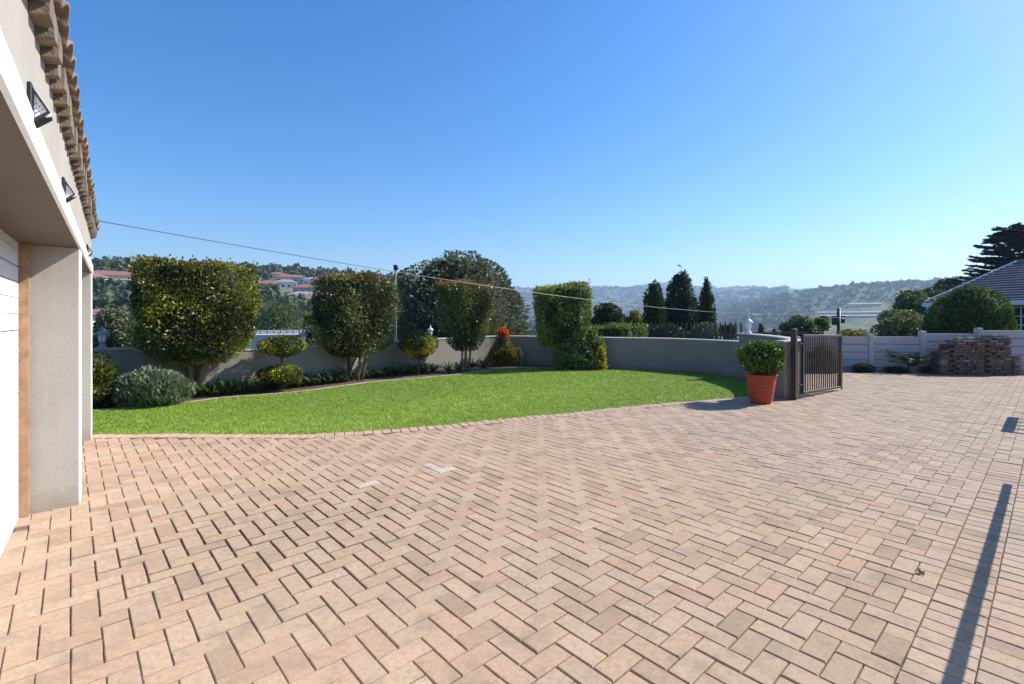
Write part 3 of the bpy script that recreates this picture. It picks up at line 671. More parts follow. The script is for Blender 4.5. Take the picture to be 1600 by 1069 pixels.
bed_poly = [(-10.5,6.55)] + BED[1:] + [(3.4,14.2)] + [(p[0]-.02, p[1]-.0) for p in reversed(WALL[1:12])] + [(-10.6,6.9)]
struct(poly_obj('garden_bed', bed_poly, 0.004, M['soil']))
# bed edging: mown-edge strips cast in lengths
ep, est = resample(BED[1:], 0.62)
edg = thing('bed_edging', 'thin pale concrete edging between the lawn and the planting bed', 'edging', (0,0,0))
for i in range(len(ep)-1):
    p, q = ep[i], ep[i+1]; L = float(np.linalg.norm(q-p)); Mx = Matrix.Translation((p[0], p[1], 0)) @ Matrix.Rotation(math.atan2(q[1]-p[1], q[0]-p[0]), 4, 'Z')
    MB().bbox(.004, L-.004, 0, .055, -.04, .028+random.uniform(-.004,.004), .008, Mx).build('edging_length', M['edging'], edg)

# ------------------------------------------------------------------ garden wall
def wall_top(x, y):
    px = 800 + FPX*x/y
    return float(np.interp(px, [-400, 143, 400, 600, 740, 790, 941, 1151], [.87, .86, .855, .875, .915, .92, .925, .91]))
wc, wst = resample(WALL, 0.22); tang = np.gradient(wc, axis=0); tang /= np.linalg.norm(tang, axis=1, keepdims=True); nrm = np.stack([-tang[:, 1], tang[:, 0]], -1)   # outward = away from lawn
gw = thing('garden_wall', 'low taupe plastered wall curving around the lawn to the gate', 'wall', (0,0,0))
TW = 0.21
wpx = 800 + FPX*wc[:, 0]/wc[:, 1]; arc = np.cumsum(np.r_[0, np.linalg.norm(np.diff(wc, axis=0), axis=1)])
i_left = np.argmax(wpx > 194); i_right = np.argmax((wpx > 1151) & (wc[:, 1] < 13.5))
tops = np.array([wall_top(*p) for p in wc]); tops[:i_left+1] += .10
def wall_section(a, b, top, name):
    idx = range(a, b+1); mb = MB(); n = len(idx)
    ins = [(wc[i, 0], wc[i, 1]) for i in idx]; outs = [(wc[i, 0]+nrm[i, 0]*TW, wc[i, 1]+nrm[i, 1]*TW) for i in idx]
    tz = [top[i] for i in idx]
    vs = [(p[0], p[1], -.3) for p in ins] + [(p[0], p[1], t) for p, t in zip(ins, tz)] + [(p[0], p[1], t) for p, t in zip(outs, tz)] + [(p[0], p[1], -1.2) for p in outs]
    fs = [(k*n+i, k*n+i+1, (k+1)*n+i+1, (k+1)*n+i) for k in range(3) for i in range(n-1)] + [(0, n, 2*n, 3*n), (n-1, 4*n-1, 3*n-1, 2*n-1)]
    o = mb.add(vs, fs, 0).build(name, M['wall_paint'], gw)
    # rounded coping lying on the top, slightly proud of both faces
    cb = MB(); pr = [(-.012,0), (-.012,.022), (.02,.034), (TW-.02,.034), (TW+.012,.022), (TW+.012,0)]
    vs = [(wc[i, 0]+nrm[i, 0]*q[0], wc[i, 1]+nrm[i, 1]*q[0], top[i]+q[1]+.0015) for i in idx for q in pr]
    fs = [(i*6+k, i*6+(k+1)%6, (i+1)*6+(k+1)%6, (i+1)*6+k) for i in range(n-1) for k in range(6)] + [tuple(range(6)), tuple((n-1)*6+k for k in range(5,-1,-1))]
    cb.add(vs, fs).build('coping', M['coping'], gw)
    return o
tl = tops.copy() - .03; wall_section(0, i_left, tl, 'wall_section'); wall_section(i_left, i_right, tl, 'wall_section')
tr = np.full(len(wc), 1.05); tr[i_right:] = np.linspace(1.085, 1.045, len(wc)-i_right); wall_section(i_right, len(wc)-1, tr, 'wall_section')

def lantern(px_, label, s=1.0, mat='lantern', yoff=0.0, topz=None):
    cand = [k for k in range(len(wc)) if wc[k, 1] > 8]
    i = min(cand, key=lambda k: abs(wpx[k]-px_) + (0 if wc[k, 1] < 30 else 99))
    z = (topz if topz else tl[i]) + .034
    o = thing('wall_lantern', label, 'lantern', (wc[i, 0]+nrm[i, 0]*TW/2, wc[i, 1]+nrm[i, 1]*TW/2, z))
    m = M[mat]
    MB().lathe([(0,0), (.07*s,0), (.075*s,.02*s), (.045*s,.045*s), (.035*s,.10*s), (.06*s,.12*s), (0,.12*s)], 14).build('base', m, o, True)
    MB().lathe([(0,.122*s), (.05*s,.122*s), (.07*s,.25*s), (0,.25*s)], 6).build('glass', M['lamp_white'], o)
    for k in range(6):
        a = 2*math.pi*k/6; MB().tube([(.052*s*math.cos(a), .052*s*math.sin(a), .12*s), (.073*s*math.cos(a), .073*s*math.sin(a), .252*s)], .007*s, 5).build('bar', m, o)
    MB().lathe([(.098*s,.25*s), (.105*s,.262*s), (.06*s,.31*s), (.022*s,.34*s), (.02*s,.36*s), (.028*s,.375*s), (.012*s,.40*s), (0,.425*s)], 12).build('cap', m, o, True)
    return o
lantern(166, 'grey lantern on the stepped wall end behind the lavender bush', .95, 'lantern_grey')
lantern(470, 'grey-white lantern on the wall behind the two-tier ball topiary', .92, 'lantern_grey')
lantern(675, 'white lantern on the wall above the single round topiary', .95)
i_l = min(range(i_right, len(wc)), key=lambda k: abs(wpx[k]-1163)); 
lantern(1163, 'tall white lantern on the raised wall by the palisade fence', 1.05, 'lantern', topz=1.085)

# ------------------------------------------------------------------ garage
G = thing('garage', 'taupe plastered double garage with white lintel band and clay tile eave', 'garage', (GC[0], GC[1], 0), GA)
D_ = -0.33
gb = lambda x0, x1, y0, y1, z0, z1, n, m: MB().box(x0, x1, y0, y1, z0, z1).build(n, M[m], G)
ZL, ZB, ZT = 2.06, 2.165, 2.56
gb(D_-.15, 0, -9.0, 3.0, ZB, ZT, 'upper_wall', 'garage_paint')
gb(D_-.15, 0, -5.3, 3.0, ZL, ZB-.002, 'lintel', 'soffit_shade')
MB().bbox(0.0, .016, -9.0, 3.0, ZL, ZB, .004).build('lintel_band', M['white_paint'], G)
for a, b in ((0, .30), (2.70, 3.0)):
    gb(D_, 0, a, b, -.06, ZL-.002, 'pillar', 'garage_paint'); gb(0, .008, a+.002, b, -.06, ZL-.004, 'pillar_face', 'white_paint')
gb(D_, 0, -9.0, -4.95, -.06, ZL-.002, 'side_wall', 'garage_paint')
gb(-6.0, D_-.002, 2.72, 3.0, -.3, ZT, 'gable_wall', 'garage_paint'); gb(-6.0, D_-.4, -9.0, -8.75, -.3, ZT, 'gable_wall', 'garage_paint'); gb(-6.2, -6.0, -9.0, 3.0, -.3, ZT, 'rear_wall', 'garage_paint')
def garage_door(s0, s1, nm):
    dr = MB().box(D_-.045, D_-.035, s0, s1, -.03, ZL+.05).build('garage_door', M['door_white'], G)
    z = 0.0; k = 0
    while z < ZL:
        h = .118; top = min(z+h, ZL+.04); gp_ = .004 if (k+1) % 4 else .009
        MB().bbox(D_-.034, D_-.004, s0+.003, s1-.003, z, top-gp_, .004).build('panel', M['door_white'], dr); z += h; k += 1
    gb(D_-.03, D_+.05, s1+.001, s1+.06, -.03, ZL-.004, 'door_jamb', 'timber')
garage_door(-4.88, -.062, 'a'); garage_door(.36, 2.638, 'b')
gb(D_-.03, D_+.05, .301, .358, -.03, ZL-.004, 'door_jamb', 'timber')
# tiled roof: pan tiles laid to the eave
PITCH = math.radians(17); TPW = 0.172; TLN = 0.40
def tile_mesh():
    n = 9; th = .014; vs = []; fs = []
    for yy in (0, TLN):
        k = 1.0 if yy == 0 else .93
        for i in range(n):
            a = math.pi*i/(n-1); x = -math.cos(a)*TPW*.52*k; z = math.sin(a)*.062*k
            vs.append((x, yy, z + (.012 if yy == 0 else 0)))
        for i in range(n):
            a = math.pi*i/(n-1); x = -math.cos(a)*(TPW*.52-th)*k; z = math.sin(a)*(.062-th)*k
            vs.append((x, yy, z + (.012 if yy == 0 else 0)))
    for i in range(n-1):
        fs += [(i, i+1, 2*n+i+1, 2*n+i), (n+i+1, n+i, 3*n+i, 3*n+i+1), (i+1, i, n+i, n+i+1), (2*n+i, 2*n+i+1, 3*n+i+1, 3*n+i)]
    fs += [(0, 2*n, 3*n, n), (n-1, 2*n-1, 4*n-1, 3*n-1)]
    return vs, fs
tvs, tfs = tile_mesh()
tme = bpy.data.meshes.new('roof_tile'); tme.from_pydata(tvs, [], tfs); tme.materials.append(M['tile_brown']); tme.materials.append(M['tile_red']); tme.update()
tme.polygons.foreach_set('use_smooth', [True]*len(tfs))
tmr = tme.copy(); tmr.materials.clear(); tmr.materials.append(M['tile_red'])
roof = MB().add([(.015,-9.1,ZT+.03), (.015,3.12,ZT+.03), (-6.2,3.12,ZT+.03+6.235*math.tan(PITCH)), (-6.2,-9.1,ZT+.03+6.235*math.tan(PITCH)), (.0,-9.1,ZT-.005), (.0,3.12,ZT-.005), (-6.2,3.12,ZT-.005), (-6.2,-9.1,ZT-.005)],
                [(3,2,1,0), (4,5,6,7), (0,1,5,4), (1,2,6,5), (3,0,4,7), (2,3,7,6)]).build('roof', M['mortar'], G)
bases = []
nt2 = int(12.15/TPW)
for row in range(15):
    for k in range(nt2):
        s = -9.03 + (k+.5)*TPW; up = row*.36
        n_ = .060 - up*math.cos(PITCH); z_ = ZT + .045 + up*math.sin(PITCH) + random.gauss(0, .003)
        Mx = Matrix.Translation((n_ + random.gauss(0,.005), s, z_)) @ Matrix.Rotation(math.pi/2 + random.gauss(0,.012), 4, 'Z') @ Matrix.Rotation(PITCH, 4, 'X')
        if row < 3:
            o = bpy.data.objects.new('tile', tmr if random.random() < (.12 if row == 0 else .4) else tme); COL.objects.link(o); o.parent = roof; o.matrix_local = Mx
        else: bases.append(np.array(Mx))
tv_ = np.array([(*p, 1) for p in tvs]); BV = np.concatenate([(tv_ @ m.T)[:, :3] for m in bases]); TF = np.array(tfs)
BF = (TF[None] + np.arange(len(bases))[:, None, None]*len(tvs)).reshape(-1, 4)
stuff(np_mesh('upper_tiles', BV, BF, M['tile_brown'], roof))
# bedding blocks under the eave tiles, stepped like a saw edge
for k in range(nt2):
    a_, b_ = -9.03 + k*TPW + .003, -9.03 + (k+1)*TPW - .003; o_ = .050 + random.gauss(0,.005); za, zb_ = ZT-.066 + random.gauss(0,.004), ZT-.028 + random.gauss(0,.004)
    MB().add([(0.001,a_,za), (o_,a_,za+.012), (o_,b_,zb_+.012), (0.001,b_,zb_), (0.001,a_,ZT+.028), (o_,a_,ZT+.05), (o_,b_,ZT+.05), (0.001,b_,ZT+.028)],
             [(0,3,2,1), (4,5,6,7), (0,1,5,4), (1,2,6,5), (2,3,7,6), (3,0,4,7)]).build('bedding', M['tile_brown'] if k % 2 else M['mortar'], roof)

def wedge_lamp(s, label):
    x, y = GC[0] + g1[0]*s, GC[1] + g1[1]*s
    o = thing('wall_lamp', label, 'wall lamp', (x, y, 2.13), GA, 'wedge lamps on the garage wall')
    W = .075; H = .118; Dp = .056
    MB().bbox(.0005, .012, -W/2-.008, W/2+.008, -.006, H+.012, .003).build('back_plate', M['black_metal'], o)
    tri = [(.012, 0), (Dp, .042), (.012, H)]
    mb = MB()
    def prism(inset, y0, y1, mi=0):
        c = (sum(t[0] for t in tri)/3, sum(t[1] for t in tri)/3); q = [(c[0]+(t[0]-c[0])*inset, c[1]+(t[1]-c[1])*inset) for t in tri]
        vs = [(a, y0, b) for a, b in q] + [(a, y1, b) for a, b in q]
        mb.add(vs, [(0,1,2), (5,4,3), (0,3,4,1), (1,4,5,2), (2,5,3,0)], mi)
    prism(1.0, -W/2+.006, W/2); mb.build('housing', M['black_metal'], o)
    # frame on the end face, diffuser with its LEDs, sensor at the tip
    fm = MB(); c = (sum(t[0] for t in tri)/3, sum(t[1] for t in tri)/3)
    oq = [(c[0]+(t[0]-c[0])*1.0, c[1]+(t[1]-c[1])*1.0) for t in tri]; iq = [(c[0]+(t[0]-c[0])*.70, c[1]+(t[1]-c[1])*.70) for t in tri]
    for i in range(3):
        j = (i+1) % 3; a, b, d, e = oq[i], oq[j], iq[j], iq[i]; y0, y1 = -W/2-.004, -W/2+.005
        fm.add([(a[0],y0,a[1]), (b[0],y0,b[1]), (d[0],y0,d[1]), (e[0],y0,e[1]), (a[0],y1,a[1]), (b[0],y1,b[1]), (d[0],y1,d[1]), (e[0],y1,e[1])], [(0,1,2,3), (7,6,5,4), (0,4,5,1), (2,6,7,3)])
    fm.build('frame', M['black_metal'], o)
    dm = MB().add([(q[0], -W/2+.002, q[1]) for q in iq], [(0,1,2)]).build('diffuser', M['lamp_white'], o)
    for i in range(3):
        for j in range(3-i):
            px_ = iq[0][0]+.005 + i*.0075; pz_ = iq[0][1]+.019 + j*.015 + i*.0075
            MB().tube([(px_, -W/2-.0005, pz_), (px_, -W/2+.0015, pz_)], .0022, 8).build('led', M['dot'], dm)
    MB().lathe([(0,-.012), (.009,-.008), (.012,0), (.009,.008), (0,.012)], 10, c=(Dp-.01, -W/2+.008)).build('sensor', M['lamp_white'], o, True).location.z = .040
    return o
wedge_lamp(-2.99, 'black triangular wall lamp with white face above the garage door, farthest from the gable end')
wedge_lamp(-1.62, 'black triangular wall lamp above the garage door, middle one of three')
wedge_lamp(1.47, 'black triangular wall lamp close to the gable end of the garage')

# ------------------------------------------------------------------ clipped trees and planting
def topiary(px_, py_, label, half, dy, z0, z1, mat, prof, n, stems, seed, flush=None, leaf=.066, e=5, offx=0.0, offy=0.0, rz=0.0):
    x, y = gp(px_, py_); o = thing('topiary_tree', label, 'tree', (x, y, 0), rz, 'clipped trees in the bed')
    trunk_mb(stems, 9).build('trunk', M['bark'], o, True)
    P, Nn = shaped_points(n, half, dy, z0, z1, prof, e=e, shell=.12, seed=seed, bump_amp=.05, bump_f=4.5)
    r = np.random.default_rng(seed+5)
    tuft = r.uniform(size=n) < .02; P = P + (tuft[:, None]*Nn*r.uniform(.02, .12, (n, 1)))
    P += np.array([offx, offy, 0]); D = Nn + r.normal(size=P.shape)*.75 + np.array([0, 0, .35])
    cn = rnoise(seed+70, 3, 6.0)(P); tint = np.clip(r.uniform(-.05, .8, n) + .45*cn, 0, 1)
    t = (P[:, 2]-z0)/(z1-z0); fl = (flush(t, r, n) if flush else np.zeros(n))
    leaves('crown', P, D, leaf, leaf*.55, mat, o, tint, fl, seed=seed)
    c = blob_core('shade_core', half, dy, z0, z1, prof, o, .66, e=4.0); c.location = (offx, offy, 0)
    return o
P1 = [(0,.40), (.07,.66), (.16,.86), (.30,.97), (.6,1.0), (.93,1.0), (1,.95)]
P2 = [(0,.48), (.07,.72), (.16,.90), (.27,.98), (.5,1.0), (.94,1.0), (1,.96)]
P3 = [(0,.45), (.12,.66), (.3,.82), (.55,.97), (.92,1.0), (1,.94)]
P4 = [(0,.70), (.10,.86), (.3,.95), (.6,.98), (.92,1.0), (1,.9)]
topiary(309, 619.5, 'broad square-clipped tree beside the lavender bush', .96, .62, .64, 2.55, M['ficus'], P1, 24000,
        [([(-.10,.02,-.05), (-.09,.02,.4), (-.16,0,1.1)], .075, .05), ([(.04,-.03,-.05), (.06,-.02,.4), (.22,.02,1.1)], .085, .055), ([(-.02,.05,-.05), (0,.08,.5), (.02,.2,1.2)], .05, .04)], 41,
        lambda t, r, n: (r.uniform(size=n) < .05 + .22*(t > .9)).astype(float)*r.uniform(.4, 1, n), rz=.76)
topiary(556, 596, 'square-clipped tree with rusty top between the two ball topiaries', .86, .62, .60, 2.47, M['ficus_red'], P2, 20000,
        [([(-.17,.05,-.05), (-.15,.05,.4), (-.17,.05,1.0)], .048, .035), ([(-.12,.05,.25), (.02,.05,.55), (.10,.05,1.0)], .03, .022), ([(.04,0,-.05), (.10,0,.4), (.12,0,1.0)], .042, .03), ([(.14,0,-.05), (.25,0,.4), (.32,0,1.0)], .036, .026)], 42,
        lambda t, r, n: (r.uniform(size=n) < .02 + .5*np.clip((t-.89)/.1, 0, 1)).astype(float)*r.uniform(.35, .95, n), rz=.78)
topiary(728, 581, 'smaller clipped tree with orange-red top left of the red-tipped shrub', .72, .56, .62, 2.46, M['ficus_red'], P3, 16500,
        [([(-.16,0,-.05), (-.14,0,.4), (-.1,0,1.0)], .03, .025), ([(-.03,-.03,-.05), (-.01,0,.45), (.02,0,1.0)], .042, .032), ([(.08,0,-.05), (.15,0,.4), (.2,0,1.0)], .034, .026)], 43,
        lambda t, r, n: (r.uniform(size=n) < .02 + .65*np.clip((t-.89)/.09, 0, 1)).astype(float)*r.uniform(.4, 1, n), rz=.8)
topiary(884, 576, 'fresh green column-clipped tree rising from the grey shrub', .80, .74, .68, 2.46, M['ficus_green'], P4, 18000,
        [([(0,0,-.05), (0,0,.5), (.02,0,1.1)], .07, .05)], 44, lambda t, r, n: (r.uniform(size=n) < .05 + .5*(t > .9)).astype(float)*r.uniform(.3, .9, n), offx=-.10)

def ball_shrub(name, label, x, y, balls, mat, n, seed, stem=True, leaf=.05, cat='shrub', flush=.25, e=2.2):
    o = thing(name, label, cat, (x, y, 0))
    if stem: MB().tube([(0,0,-.05), (.01,0,balls[0][2]*.6), (0,0,balls[-1][2])], [.03,.025,.02], 8).build('stem', M['bark'], o, True)
    for i, (hx, hy, zc, hz_) in enumerate(balls):
        P, Nn = shaped_points(n, hx, hy, zc-hz_, zc+hz_, [(0,.25), (.1,.6), (.25,.86), (.45,1), (.6,.99), (.78,.84), (.92,.55), (1,.25)], e=e, shell=.08, seed=seed+i, bump_amp=.06, bump_f=7)
        r = np.random.default_rng(seed+i); D = Nn + r.normal(size=P.shape)*.7 + np.array([0,0,.3])
        cn = rnoise(seed+90+i, 2, 9.0)(P) + .5*(P[:, 0] > -.1*hx) - .9*(np.hypot(P[:, 0]/hx, (P[:, 2]-zc)/hz_) > .72); fl = ((cn + r.normal(0, .3, n)) > (1.1-flush*2)).astype(float)*r.uniform(.3, 1, n)
        leaves('foliage', P, D, leaf, leaf*.55, mat, o, None, fl, seed=seed+i)
        blob_core('shade_core', hx, hy, zc-hz_, zc+hz_, [(0,.2), (.25,.8), (.5,1), (.75,.8), (1,.2)], o, .7, e=2)
    return o
x, y = at(440, 10.0)
ball_shrub('ball_topiary', 'two-tier golden topiary with two flattened balls on one stem', x, y, [(.42,.36,.36,.19), (.45,.38,.93,.22)], M['privet'], 3600, 61)
x, y = at(654, 12.75)
ball_shrub('ball_topiary', 'single round golden topiary ball on a stem under the white lantern', x, y, [(.50,.45,.80,.36)], M['privet'], 4600, 63, flush=.4)
x, y = at(150, 8.2)
ball_shrub('golden_bush', 'dark golden-leaved bush half hidden by the garage corner', x, y, [(.30,.32,.62,.32), (.38,.36,.26,.28)], M['privet'], 2400, 66, False, flush=.02)

def spiky_shrub(name, label, x, y, half, dy, h, mat, n, seed, leaf=.11, lw=.16, cat='shrub', flush=None, prof=None, e=2.3, up=.9, shell=.16):
    o = thing(name, label, cat, (x, y, 0))
    r = np.random.default_rng(seed)
    prof = prof or [(0,.72), (.2,.95), (.45,1), (.7,.86), (.88,.6), (1,.3)]
    P, Nn = shaped_points(n, half, dy, .02, h, prof, e=e, shell=shell, seed=seed, bump_amp=.09, bump_f=6)
    D = Nn*np.array([.8,.8,.4]) + np.array([0,0,up]) + r.normal(size=P.shape)*.35
    fl = None if flush is None else flush(P, r)
    leaves('foliage', P, D, leaf, leaf*lw*2, mat, o, None, fl, seed=seed)
    mb = MB()
    for k in range(14):
        a = random.uniform(0, 6.28); q = random.uniform(.2, .75); mb.tube([(0,0,-.03), (math.cos(a)*half*q*.5, math.sin(a)*dy*q*.5, h*.4), (math.cos(a)*half*q, math.sin(a)*dy*q, h*.8)], [.014,.009,.004], 5)
    mb.build('stems', M['bark'], o)
    blob_core('shade_core', half, dy, .02, h, prof, o, .66, e=2.2)
    return o
x, y = at(236, 8.45)
spiky_shrub('lavender_bush', 'grey-green lavender bush spilling onto the lawn edge', x, y, .64, .45, .62, M['lavender'], 6500, 71, .10, .14)
x, y = at(785, 15.32)
spiky_shrub('red_tipped_shrub', 'conical shrub with bright orange-red tips in the wall corner', x, y, .50, .38, 1.16, M['photinia'], 4600, 72, .085, .2, flush=lambda P, r: np.clip((P[:, 2]-.88)/.12, 0, 1)*(r.uniform(size=len(P)) < .85) + (r.uniform(size=len(P)) < .16)*(P[:, 2] > .4)*.7,
            prof=[(0,.55), (.12,.9), (.3,1), (.45,.82), (.6,.5), (.78,.42), (.93,.40), (1,.2)])
x, y = at(811, 15.25)
spiky_shrub('rosemary_shrub', 'small grey-green upright shrub beside the red-tipped shrub', x, y, .16, .16, .55, M['lavender'], 900, 73, .09, .14)
x, y = at(900, 14.15)
spiky_shrub('grey_shrub', 'loose grey-green shrub in front of the column-clipped tree', x, y, .66, .40, 1.0, M['greyshrub'], 5200, 74, .08, .3, up=.4, flush=lambda P, r: (r.uniform(size=len(P)) < .35).astype(float), prof=[(0,.8), (.2,.98), (.4,1), (.6,.84), (.8,.66), (.93,.5), (1,.25)])
x, y = at(921, 14.25)
spiky_shrub('variegated_shrub', 'taller fresh green shrub leaning against the wall beside the yellow shrub', x, y, .45, .28, 1.22, M['tree_lime'], 2600, 75, .085, .3, up=.4)
x, y = at(939, 14.0)
spiky_shrub('yellow_shrub', 'slim bright yellow shrub at the end of the planting bed', x, y, .17, .16, .66, M['yellowleaf'], 900, 76, .07, .3, up=.4)

# strap-leaved clumps
def strap_mesh(seed, nl=26, L=.42):
    r = np.random.default_rng(seed); Vv = []; Ff = []; T = []
    for k in range(nl):
        a = r.uniform(0, 6.28); l = L*r.uniform(.6, 1.2); w = r.uniform(.010, .018); rise = r.uniform(.55, 1.25); t = r.uniform()
        c, s = math.cos(a), math.sin(a); o0 = len(Vv)
        for i in range(6):
            q = i/5; d = .03 + l*q*.75; z = l*rise*(q - .78*q*q)*1.25; ww = w*(1-q**3)
            Vv += [(c*d - s*ww, s*d + c*ww, z), (c*d + s*ww, s*d - c*ww, z)]; T += [t, t]
        for i in range(5): Ff.append((o0+2*i, o0+2*i+1, o0+2*i+3, o0+2*i+2))
    return np.array(Vv), np.array(Ff), np.array(T)
protos = []
for k in range(4):
    v, f, t = strap_mesh(80+k, 30); protos.append(np_mesh('strap_leaf_clump', v, f, M['strap'], None, {'tint': t}))
sp = [(352,606,0),(372,605,1),(398,602,2),(418,600,0),(432,604,3),(449,603,1),(466,600,2),(485,597,0),(503,595,3),(521,596,1),(538,594,2),(572,590,0),(590,589,3),(606,587,1),(628,586,2),(646,584,0),(661,582,3),(676,581,1),(700,581,2),(741,572,3),(716,580,0),(757,575,1),(330,611,2)]
sp += [(q, 586 - (q-480)*.055, k % 4) for k, q in enumerate(range(345, 700, 17))]
used = set()
for i, (px_, py_, k) in enumerate(sp):
    if k in used: o = protos[k].copy(); COL.objects.link(o)
    else: o = protos[k]; used.add(k)
    x, y = gp(px_, py_); bx = np.interp(x, [p[0] for p in BED], [p[1] for p in BED]); y = max(y, bx + .2); y = min(y, np.interp(x, [p[0] for p in WALL[:14]], [p[1] for p in WALL[:14]]) - .32)
    o.location = (x, y, .005); sc = random.uniform(1.0, 1.5); o.scale = (sc, sc, sc*random.uniform(.85, 1.1)); o.rotation_euler = (0, 0, random.uniform(0, 6.28))
    where = ('beside the broad clipped tree' if px_ < 400 else 'around the two-tier topiary' if px_ < 480 else 'under the rusty-topped clipped tree' if px_ < 612 else 'below the single ball topiary' if px_ < 695 else 'at the foot of the smaller orange-topped clipped tree')
    tag(o, 'arching strap-leaf clump ' + where, 'plant', 'strap-leaf clumps ' + where)

# ------------------------------------------------------------------ pot and its shrub
x, y = gp(1189, 629.5)
pot = thing('plant_pot', 'ribbed terracotta pot standing on the paving beside the gate post', 'pot', (x, y, .002))
prof = [(.0,0), (.155,0), (.165,.012)]
for k in range(10):
    z0_ = .03 + k*.044; rr_ = .167 + .075*(z0_/.5)**.85
    prof += [(rr_-.002, z0_), (rr_+.013, z0_+.010), (rr_+.013, z0_+.024), (rr_-.001, z0_+.038)]
prof += [(.250,.475), (.262,.482), (.264,.505), (.250,.512), (.232,.505), (.225,.46), (0,.46)]
MB().lathe(prof, 40).build('pot_body', M['terracotta'], pot, True)
MB().lathe([(0,.468), (.10,.474), (.222,.463)], 24).build('soil', M['soil'], pot)
ps = thing('pot_shrub', 'rounded glossy green shrub growing in the terracotta pot', 'shrub', (x, y, .465))
trunk_mb([([(0,0,-.02), (.01,0,.1), (.04,.02,.3)], .022, .012), ([(.02,.01,-.02), (-.04,.02,.12), (-.12,0,.3)], .018, .01), ([(0,-.02,-.02), (.06,-.03,.12), (.14,-.04,.3)], .016, .01)], 7).build('trunk', M['bark'], ps, True)
P, Nn = shaped_points(6200, .40, .39, .03, .64, [(0,.35), (.12,.62), (.3,.88), (.5,1), (.68,.95), (.85,.72), (.95,.5), (1,.25)], e=2.2, shell=.09, seed=91, bump_amp=.11, bump_f=8)
r = np.random.default_rng(91); leaves('crown', P, Nn + r.normal(size=P.shape)*.7 + np.array([0,0,.3]), .058, .030, M['gardenia'], ps, None, None, seed=91)
blob_core('shade_core', .415, .40, .05, .68, [(0,.3), (.3,.85), (.5,1), (.75,.8), (1,.2)], ps, .62, e=2)

# ------------------------------------------------------------------ gate
px0, py0 = gp(1240.5, 624.5)
post = thing('gate_post', 'square brown steel gate post with a pyramid cap', 'post', (px0, py0, 0), PA)
MB().bbox(-.045, .045, -.045, .045, -.1, 1.275, .004).build('shaft', M['gate_paint'], post)
MB().add([(-.052,-.052,1.275), (.052,-.052,1.275), (.052,.052,1.275), (-.052,.052,1.275), (-.052,-.052,1.29), (.052,-.052,1.29), (.052,.052,1.29), (-.052,.052,1.29), (0,0,1.315)],
         [(3,2,1,0), (0,1,5,4), (1,2,6,5), (2,3,7,6), (3,0,4,7), (4,5,8), (5,6,8), (6,7,8), (7,4,8)]).build('cap', M['gate_paint'], post)
ga, gy0 = at(1252.5, 9.12); gbx, gby = at(1313.5, 10.18)
gl = math.hypot(gbx-ga, gby-gy0); gate = thing('driveway_gate', 'open brown steel driveway gate with vertical bars, sagging at its free end', 'gate', (ga, gy0, .085), math.atan2(gby-gy0, gbx-ga))
gate.rotation_euler = (0, math.radians(1.25), math.atan2(gby-gy0, gbx-ga))
HG = 1.105; gm = M['gate_paint']
MB().bbox(0, .06, -.025, .025, 0, HG, .004).build('stile', gm, gate); MB().bbox(gl-.055, gl, -.025, .025, 0, HG, .004).build('stile', gm, gate)
MB().bbox(.061, gl-.056, -.022, .022, HG-.05, HG-.001, .004).build('rail', gm, gate); MB().bbox(.061, gl-.056, -.022, .022, 0.001, .045, .004).build('rail', gm, gate)
nbars = 16
for k in range(nbars):
    xx = .06 + (gl-.115)*(k+1)/(nbars+1); MB().box(xx-.009, xx+.009, -.009, .009, .046, HG-.051).build('bar', gm, gate)
MB().tube([(gl+.03, -.01, -.06), (gl+.03, -.01, .72)], .011, 8).build('drop_bolt', gm, gate)
MB().box(gl+.0005, gl+.042, -.03, .012, .30, .325).build('bolt_bracket', gm, gate); MB().box(gl+.0005, gl+.042, -.03, .012, .66, .685).build('bolt_bracket', gm, gate)
MB().box(gl+.0005, gl+.05, -.02, .02, .93, .965).build('latch', gm, gate)
MB().tube([(-.075, 0, .17), (.0, 0, .17)], .02, 8).build('hinge', gm, gate); MB().tube([(-.075, 0, .93), (.0, 0, .93)], .02, 8).build('hinge', gm, gate)

# ------------------------------------------------------------------ precast boundary wall and what leans on it
bw = thing('boundary_wall', 'stepped pale precast concrete panel wall behind the gate', 'wall', (0,0,0))
tops_b = [.93, .95, .985, .995, 1.085, 1.175, 1.335, 1.40]
for i in range(len(BWALL)-1):
    p, q = Vector(BWALL[i]), Vector(BWALL[i+1]); L = (q-p).length; A = math.atan2(q.y-p.y, q.x-p.x)
    Mx = Matrix.Translation((p.x, p.y, 0)) @ Matrix.Rotation(A, 4, 'Z')
    ht = tops_b[i]; rows = 5; ph = .222
    z1 = ht
    while z1 > 0:
        z0_ = max(-.12, z1-ph); MB().bbox(.066, L-.066, -.022, .022, z0_, z1-.016, .006, Mx).build('panel', M['precast'], bw); z1 -= ph
    MB().box(.066, L-.066, -.012, .012, -.15, ht-.03, 0, Mx).build('panel_joint', M['steel_dark'], bw)
    MB().bbox(-.065, .065, -.075, .075, -.2, max(ht, tops_b[i-1] if i else ht)+.055 - (.03 if i < 3 else 0), .012, Mx).build('post', M['precast'], bw)

